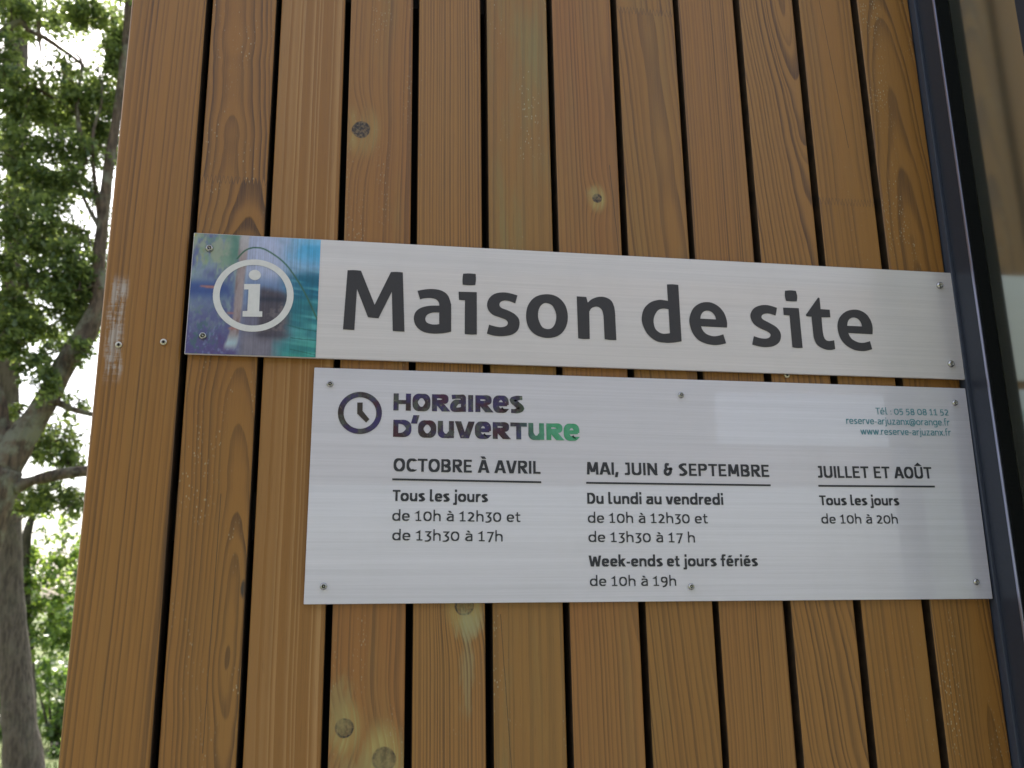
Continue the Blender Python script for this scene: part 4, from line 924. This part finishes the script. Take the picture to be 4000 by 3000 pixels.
for (p0, p1) in RULES:
    h_ = .0009
    vv_ = [(p0[0] - xb, YB - .0004, p0[1] - zb - h_), (p1[0] - xb, YB - .0004, p1[1] - zb - h_), (p1[0] - xb, YB - .0004, p1[1] - zb + h_), (p0[0] - xb, YB - .0004, p0[1] - zb + h_)]
    from_data('underline', vv_, [(0, 1, 2, 3)], INK2, sign_b)
K = CLOCK_RING
vv_, ff_ = [], []
fill(vv_, ff_, [ell_loop(K[0], K[1], K[2], K[3]), ell_loop(K[4], K[5], K[6], K[7])[::-1]], YB - .0004, ob)
clock = from_data('clock_symbol', vv_, ff_, photo_ink, sign_b)
vv_, ff_ = [], []
fill(vv_, ff_, [CLOCK_HANDS], YB - .0004, ob)
from_data('clock_hands', vv_, ff_, simple('brown_print', srgb(62, 54, 52), .45), clock)

# ------------------------------------------------------------------ narrow glass screen standing out from the wall
alu, nt, b = new_mat('anthracite_aluminium')
co, x, y, z = coords(nt)
nn = noise(nt, vec(nt, x * 300, y * 300, z * 300), 1, 3)
nt.links.new(mixc(nt, nn, (.030, .036, .052), (.040, .047, .066)), b.inputs['Base Color'])
b.inputs['Roughness'].default_value = .34
b.inputs['Specular IOR Level'].default_value = .35
ridge = simple('edge_highlight', (.50, .52, .72), .30, .85)  # pale colour carries the highlight along the dark frame edge
rubber, nt, b = new_mat('black_brush_gasket')
co, x, y, z = coords(nt)
v1 = (z * 420).pp(1.0) * (y * 240).pp(1.0)
nt.links.new(mixc(nt, v1.step(.35, .8), (.004, .0045, .005), (.030, .033, .036)), b.inputs['Base Color'])
b.inputs['Roughness'].default_value = .75
b.inputs['Specular IOR Level'].default_value = .12
bump(nt, b, v1, .6, .001)
GX, GZ0, GZ1 = .6448, .05, 2.95
door = empty('glass_screen', (GX, -.5, 0), 'dark aluminium framed glass screen standing out from the right end of the boards', 'glass screen')
def dbox(name, x0, x1, y0, y1, z0, z1, mat, bevel=.0, parent=door):
    bm = bmesh.new()
    add_box(bm, x0 - GX, x1 - GX, y0 + .5, y1 + .5, z0, z1, bevel)
    return from_bm(name, bm, mat, parent)
dbox('wall_flange', .6265, .6440, -.0075, .0200, GZ0, GZ1, simple('grey_blue_aluminium', (.050, .060, .088), .4, 0.0, .05, 200), .001)
dbox('frame', .6300, .6438, -.0385, -.0078, GZ0, GZ1, alu, .0008)
dbox('edge_bead', .6281, .6299, -.0388, -.0358, GZ0, GZ1, ridge, .0007)
dbox('brush_gasket', .6440, .6456, -.0300, -.0080, GZ0, GZ1, rubber, .0)
dbox('brush_gasket', .6302, .6440, -.0412, -.0387, GZ0, GZ1, rubber, .0)
dbox('glazing_bead', .6441, .6455, -.0372, -.0302, GZ0, GZ1, simple('black_glazing_bead', (.012, .013, .016), .5, spec=.2), .0012)
dbox('far_stile', .631, .659, -.1650, -.1502, GZ0, GZ1, alu, .001)
dbox('top_rail', .631, .659, -.1500, -.0425, 2.89, 2.95, alu, .001)
dbox('bottom_rail', .631, .659, -.1500, -.0425, .05, .14, alu, .001)
glass, nt, b = new_mat('coated_glass')
nt.nodes.remove(b)
out_ = nt.nodes['Material Output']
tr_ = nt.nodes.new('ShaderNodeBsdfTransparent')
tr_.inputs['Color'].default_value = (.58, .58, .44, 1)
gl_ = nt.nodes.new('ShaderNodeBsdfGlossy')
gl_.inputs['Color'].default_value = (.62, .70, .64, 1)
gl_.inputs['Roughness'].default_value = .13
mx_ = nt.nodes.new('ShaderNodeMixShader')
fr_ = nt.nodes.new('ShaderNodeFresnel')
fr_.inputs['IOR'].default_value = 2.2
lw = (E_(nt, fr_.outputs[0]) * 1.1 + .12).mn(1.0)
nt.links.new(lw.s, mx_.inputs[0])
nt.links.new(tr_.outputs[0], mx_.inputs[1])
nt.links.new(gl_.outputs[0], mx_.inputs[2])
dust = nt.nodes.new('ShaderNodeBsdfDiffuse')               # film of dust on the pane
dust.inputs['Color'].default_value = (.42, .42, .34, 1)
mx2 = nt.nodes.new('ShaderNodeMixShader')
co, x, y, z = coords(nt)
dn = noise(nt, vec(nt, x, y * 30, z * 6), 1, 4, .6) * .06 + .03
nt.links.new(dn.s, mx2.inputs[0])
nt.links.new(mx_.outputs[0], mx2.inputs[1])
nt.links.new(dust.outputs[0], mx2.inputs[2])
nt.links.new(mx2.outputs[0], out_.inputs['Surface'])
bm = bmesh.new()
vs_ = [bm.verts.new(p) for p in ((0, .5 - .1501, .14), (0, .5 - .0373, .14), (0, .5 - .0373, 2.89), (0, .5 - .1501, 2.89))]
bm.faces.new(vs_)
from_bm('glass_pane', bm, glass, door)
def slab(name, x0, x1, y0, y1, z0, z1, mat):
    bm = bmesh.new()
    add_box(bm, x0, x1, y0, y1, z0, z1)
    return tag(from_bm(name, bm, mat), kind='structure')

# ------------------------------------------------------------------ ground
gmat, nt, b = new_mat('meadow_ground')
co, x, y, z = coords(nt)
n1, n2 = noise(nt, co, .6, 4), noise(nt, co, 9, 5, .65)
c = mixc(nt, n1.step(.35, .65), (.085, .120, .030), (.150, .165, .060))
c = mixc(nt, n2.step(.45, .75) * .6, c, (.12, .15, .045))
nt.links.new(c, b.inputs['Base Color'])
b.inputs['Roughness'].default_value = .95
bump(nt, b, n2, .8, .03)
S_ = 900
tag(from_data('ground', [(-S_, -S_, 0), (S_, -S_, 0), (S_, S_, 0), (-S_, S_, 0)], [(0, 1, 2, 3)], gmat), kind='structure')
rnd = random.Random(11)
gb, nt, b = new_mat('grass_blades')
oi = nt.nodes.new('ShaderNodeNewGeometry')
c = mixc(nt, E_(nt, oi.outputs['Random Per Island']), (.09, .15, .030), (.21, .24, .075))
nt.links.new(c, b.inputs['Base Color'])
b.inputs['Roughness'].default_value = .6
verts, faces = [], []
for k in range(9000):
    yy = rnd.uniform(6.5, 17)
    xx = -.33 * (yy + .85) + rnd.gauss(0, 1.0)
    h, t, w_ = rnd.uniform(.03, .10), rnd.uniform(0, 6.28), rnd.uniform(.004, .008)
    lx, ly = rnd.uniform(-.04, .04), rnd.uniform(-.04, .04)
    i0 = len(verts)
    verts += [(xx - w_ * math.cos(t), yy - w_ * math.sin(t), -.004), (xx + w_ * math.cos(t), yy + w_ * math.sin(t), -.004), (xx + lx, yy + ly, h)]
    faces.append((i0, i0 + 1, i0 + 2))
tag(from_data('grass', verts, faces, gb), 'short sunlit grass beyond the tree trunks', None, None, 'stuff')

# ------------------------------------------------------------------ terrace and unseen porch shaped for the reflections in the signs
conc, nt, b = new_mat('pale_concrete')
co, x, y, z = coords(nt)
n1, n2 = noise(nt, co, 1.3, 4), noise(nt, co, 60, 3, .6)
nt.links.new(mixc(nt, n1 * .6 + n2 * .4, (.13, .125, .12), (.21, .205, .20)), b.inputs['Base Color'])
b.inputs['Roughness'].default_value = .9
slab('terrace', -3.5, 5.5, -6.0, -.02, -.1, .035, conc)
pw_ = wood('porch_timber', 41.0, cx=.1, sp=.006, con=.6, early=BROWN)
porch = empty('porch', (.5, -3.0, 0), 'timber porch beam on square posts out of view, placed to be mirrored in the signs', 'porch')
def pbox(name, x0, x1, y0, y1, z0, z1, mat):
    bm = bmesh.new()
    add_box(bm, x0 - .5, x1 - .5, y0 + 3.0, y1 + 3.0, z0, z1, .004)
    return from_bm(name, bm, mat, porch)
pbox('beam', -3.2, 5.2, -3.14, -3.0, 2.108, 2.284, pw_)
for xx in (-3.1, 5.0):
    pbox('post', xx, xx + .14, -3.14, -3.0, .035, 2.107, pw_)
    pbox('post', xx, xx + .14, -3.14, -3.0, 2.285, 2.599, pw_)
pbox('canopy', -3.3, 5.3, -3.3, -2.05, 2.60, 2.70, pw_)
pbox('sky_dimming_panel', -2.955, 1.585, -3.08, -3.03, 2.286, 2.597, simple('pale_panel', (.55, .55, .60), .6, var=.03, vscale=3))  # added unseen panel, dims part of the sky mirrored in the hours sign
pbox('post', 2.77, 2.91, -3.14, -3.0, 2.285, 2.599, pw_)
# ------------------------------------------------------------------ trees
def bark(name, c0, c1, moss=0.0, scale=22):
    m, nt, b = new_mat(name)
    co, x, y, z = coords(nt)
    n1 = noise(nt, vec(nt, x * scale * 1.6, y * scale * 1.6, z * scale * .35), 1, 5, .65)
    n2 = noise(nt, co, 7, 4, .6)
    c = mixc(nt, n1.step(.35, .65), c0, c1)
    c = mixc(nt, n2.step(.48, .66) * moss, c, (.25, .25, .19))
    nt.links.new(c, b.inputs['Base Color'])
    b.inputs['Roughness'].default_value = .95
    bump(nt, b, n1, 1.0, .03)
    return m
def leaf_mat(name, dark, light, trans=.58):
    m, nt, b = new_mat(name)
    g = nt.nodes.new('ShaderNodeNewGeometry')
    r = E_(nt, g.outputs['Random Per Island'])
    c = mixc(nt, r, dark, light)
    nt.links.new(c, b.inputs['Base Color'])
    b.inputs['Roughness'].default_value = .36
    b.inputs['Specular IOR Level'].default_value = .8
    tl = nt.nodes.new('ShaderNodeBsdfTranslucent')
    c2 = mixc(nt, r, tuple(k * 1.3 for k in dark), (light[0] * 1.9, light[1] * 1.9, light[2] * .9))
    nt.links.new(c2, tl.inputs['Color'])
    ms = nt.nodes.new('ShaderNodeMixShader')
    ms.inputs[0].default_value = trans
    nt.links.new(b.outputs[0], ms.inputs[1])
    nt.links.new(tl.outputs[0], ms.inputs[2])
    nt.links.new(ms.outputs[0], nt.nodes['Material Output'].inputs['Surface'])
    return m
def leaves(clumps, n0, size, rnd, twig=None, zmin=.02):
    """clusters of small bent leaves; twigs hold the leaves of a cluster together"""
    verts, faces = [], []
    for (cx, cy, cz, rx, rz, wgt) in clumps:
        area = rx * rz
        n = int(n0 * wgt * max(.25, area / .03))
        sub = [(rnd.gauss(0, .45), rnd.gauss(0, .45), rnd.gauss(0, .45)) for _ in range(max(3, n // 16))]
        for k in range(n):
            s = rnd.choice(sub)
            p = Vector((cx + rx * (s[0] + rnd.gauss(0, .16)), cy + rx * 1.2 * (s[1] + rnd.gauss(0, .16)), cz + rz * (s[2] + rnd.gauss(0, .16))))
            if p.z < zmin: continue
            L = size * rnd.uniform(.6, 1.35)
            d = Vector((rnd.gauss(0, 1), rnd.gauss(0, 1), rnd.gauss(-.35, .8))).normalized()
            sd_ = d.cross(Vector((rnd.gauss(0, .6), rnd.gauss(0, .6), 1))).normalized()
            up_ = sd_.cross(d)
            w_ = L * rnd.uniform(.24, .36)
            i0 = len(verts)
            bend = rnd.uniform(-.10, .16) * L
            for (t, q, h) in ((0, 0, 0), (.30, .75, .2), (.48, .55, .3), (.72, 1.0, .1), (1, 0, -1), (.72, -1.0, .1), (.48, -.55, .3), (.30, -.75, .2)):
                verts.append(tuple(p + d * (t * L) + sd_ * (q * w_) + up_ * (h * bend)))
            faces += [(i0, i0 + 1, i0 + 2, i0 + 6, ), (i0, i0 + 6, i0 + 7), (i0 + 2, i0 + 3, i0 + 4, i0 + 6), (i0 + 4, i0 + 5, i0 + 6)]
    return verts, faces
def twigs(verts, faces, clumps, rnd, n=4, r=.006):
    for (cx, cy, cz, rx, rz, w_) in clumps:
        for k in range(n):
            p = [(cx + rnd.gauss(0, .25) * rx, cy + rnd.gauss(0, .3) * rx, cz + rnd.gauss(0, .3) * rz, r)]
            d = Vector((rnd.gauss(0, 1), rnd.gauss(0, .6), rnd.gauss(0, .6))).normalized()
            for j in range(3):
                q = Vector(p[-1][:3]) + (d + Vector((rnd.gauss(0, .25), rnd.gauss(0, .25), rnd.gauss(0, .25)))) * rx * .5
                p.append((q.x, q.y, q.z, r * (.75 - .22 * j)))
            add_tube(verts, faces, p, 5)
oak_bark = bark('oak_bark', (.060, .042, .034), (.180, .125, .092), .75)
pine_bark = bark('pine_bark', (.085, .066, .056), (.190, .150, .125), .15, 30)
dark_bark = bark('dark_bark', (.040, .033, .026), (.095, .078, .060), .2)
def tree(name, label, trunk_paths, bark_m, clumps, leaf_m, n0, size, seed, cat='tree', sub=4):
    rr = random.Random(seed)
    bx, by = trunk_paths[0][0][0], trunk_paths[0][0][1]
    root = empty(name, (bx, by, 0), label, cat)
    for i, path in enumerate(trunk_paths):
        v, f = [], []
        pts = [(p[0] - bx, p[1] - by, p[2], p[3]) for p in path]
        add_tube(v, f, [(a[0], a[1], a[2], max(.002, a[3])) for a in smooth_path(pts, sub)], 12 if i < 2 else 8, .06, rr)
        from_data(('stem' if cat == 'bush' else 'trunk') if i == 0 or cat == 'bush' else 'limb', v, f, bark_m, root, smooth=True)
    loc = [(c[0] - bx, c[1] - by, c[2], c[3], c[4], c[5]) for c in clumps]
    if loc:
        v, f = [], []
        twigs(v, f, loc, rr)
        from_data('twigs', v, f, bark_m, root, smooth=True)
        v, f = leaves(loc, n0, size, rr)
        from_data('crown', v, f, leaf_m, root)
    return root
oak_leaf = leaf_mat('oak_leaves', (.070, .112, .048), (.235, .285, .130))
sap_leaf = leaf_mat('sapling_leaves', (.06, .12, .034), (.24, .32, .09))
bush_leaf = leaf_mat('bush_leaves', (.044, .095, .028), (.17, .25, .07))
far_leaf = leaf_mat('far_leaves', (.045, .085, .034), (.150, .200, .080))
oak_paths = [[(OAK_TRUNK[0][0], OAK_TRUNK[0][1], -.05, OAK_TRUNK[0][3])] + OAK_TRUNK[1:]] + OAK_LIMBS
tree('oak_tree', 'leaning oak with a rough forked trunk and leaves filling the gap left of the wall', oak_paths, oak_bark, OAK_CLUMPS, oak_leaf, 1250, .040, 5)
ptop = PINE_TRUNK[-1]
pc = [(ptop[0] + rnd.gauss(0, .8), ptop[1] + rnd.gauss(0, .8), ptop[2] - rnd.uniform(-.4, 2.6), .5, .35, 1.0) for _ in range(14)]
tree('pine_tree', 'straight grey brown pine trunk standing in the bottom left corner', [[(PINE_TRUNK[0][0], PINE_TRUNK[0][1], -.05, PINE_TRUNK[0][3])] + PINE_TRUNK[1:]], pine_bark, pc, leaf_mat('pine_needles', (.02, .05, .02), (.06, .11, .035)), 30, .07, 6)
sp_ = [tuple(p) for p in SAPLING_TRUNK]
sp_ = [(sp_[0][0], sp_[0][1], -.05, sp_[0][3])] + sp_[1:]
tree('young_tree', 'young tree with a thin dark stem just right of the pine trunk', [sp_], dark_bark, SAPLING_CLUMPS, sap_leaf, 210, .066, 7)
def bush(name, label, clumps, seed, leaf_m, size):
    c0 = clumps[0]
    cx = sum(c[0] for c in clumps) / len(clumps)
    cy = sum(c[1] for c in clumps) / len(clumps)
    stems = [[(cx + .02 * i, cy + .02 * i, -.03, .02), ((cx + c[0]) / 2, (cy + c[1]) / 2, max(.1, c[2] * .5), .014), (c[0], c[1], max(.15, c[2]), .006)] for i, c in enumerate(clumps)]
    return tree(name, label, stems, dark_bark, clumps, leaf_m, 130, size, seed, 'bush', 3)
bush('leafy_bush', 'leafy green bush beside the lower left edge of the wall', BUSH_CLUMPS, 8, bush_leaf, .075)
bush('leafy_bush', 'bush on the grass behind the pine trunk, at the picture edge', LOW_CLUMPS, 9, bush_leaf, .08)
rw = random.Random(21)
v, f = leaves(FAR_CLUMPS, 20, .15, random.Random(12))
for k in range(150):                                    # the wood closes the view all along the far side of the meadow
    a_ = rw.uniform(-1.25, .35)
    d_ = rw.uniform(46, 60)
    c_ = (d_ * math.sin(a_), d_ * math.cos(a_), rw.uniform(.3, 4.2), rw.uniform(1.6, 2.8), rw.uniform(1.0, 1.8), 1)
    v2, f2 = leaves([c_], 1.1, .55, rw, zmin=.0)
    n_ = len(v)
    v += v2
    f += [tuple(i + n_ for i in q) for q in f2]
bgv = from_data('wood_edge', v, f, far_leaf)
tag(bgv, 'pale green mass of far woodland foliage beyond the grass', 'woodland', None, 'stuff')
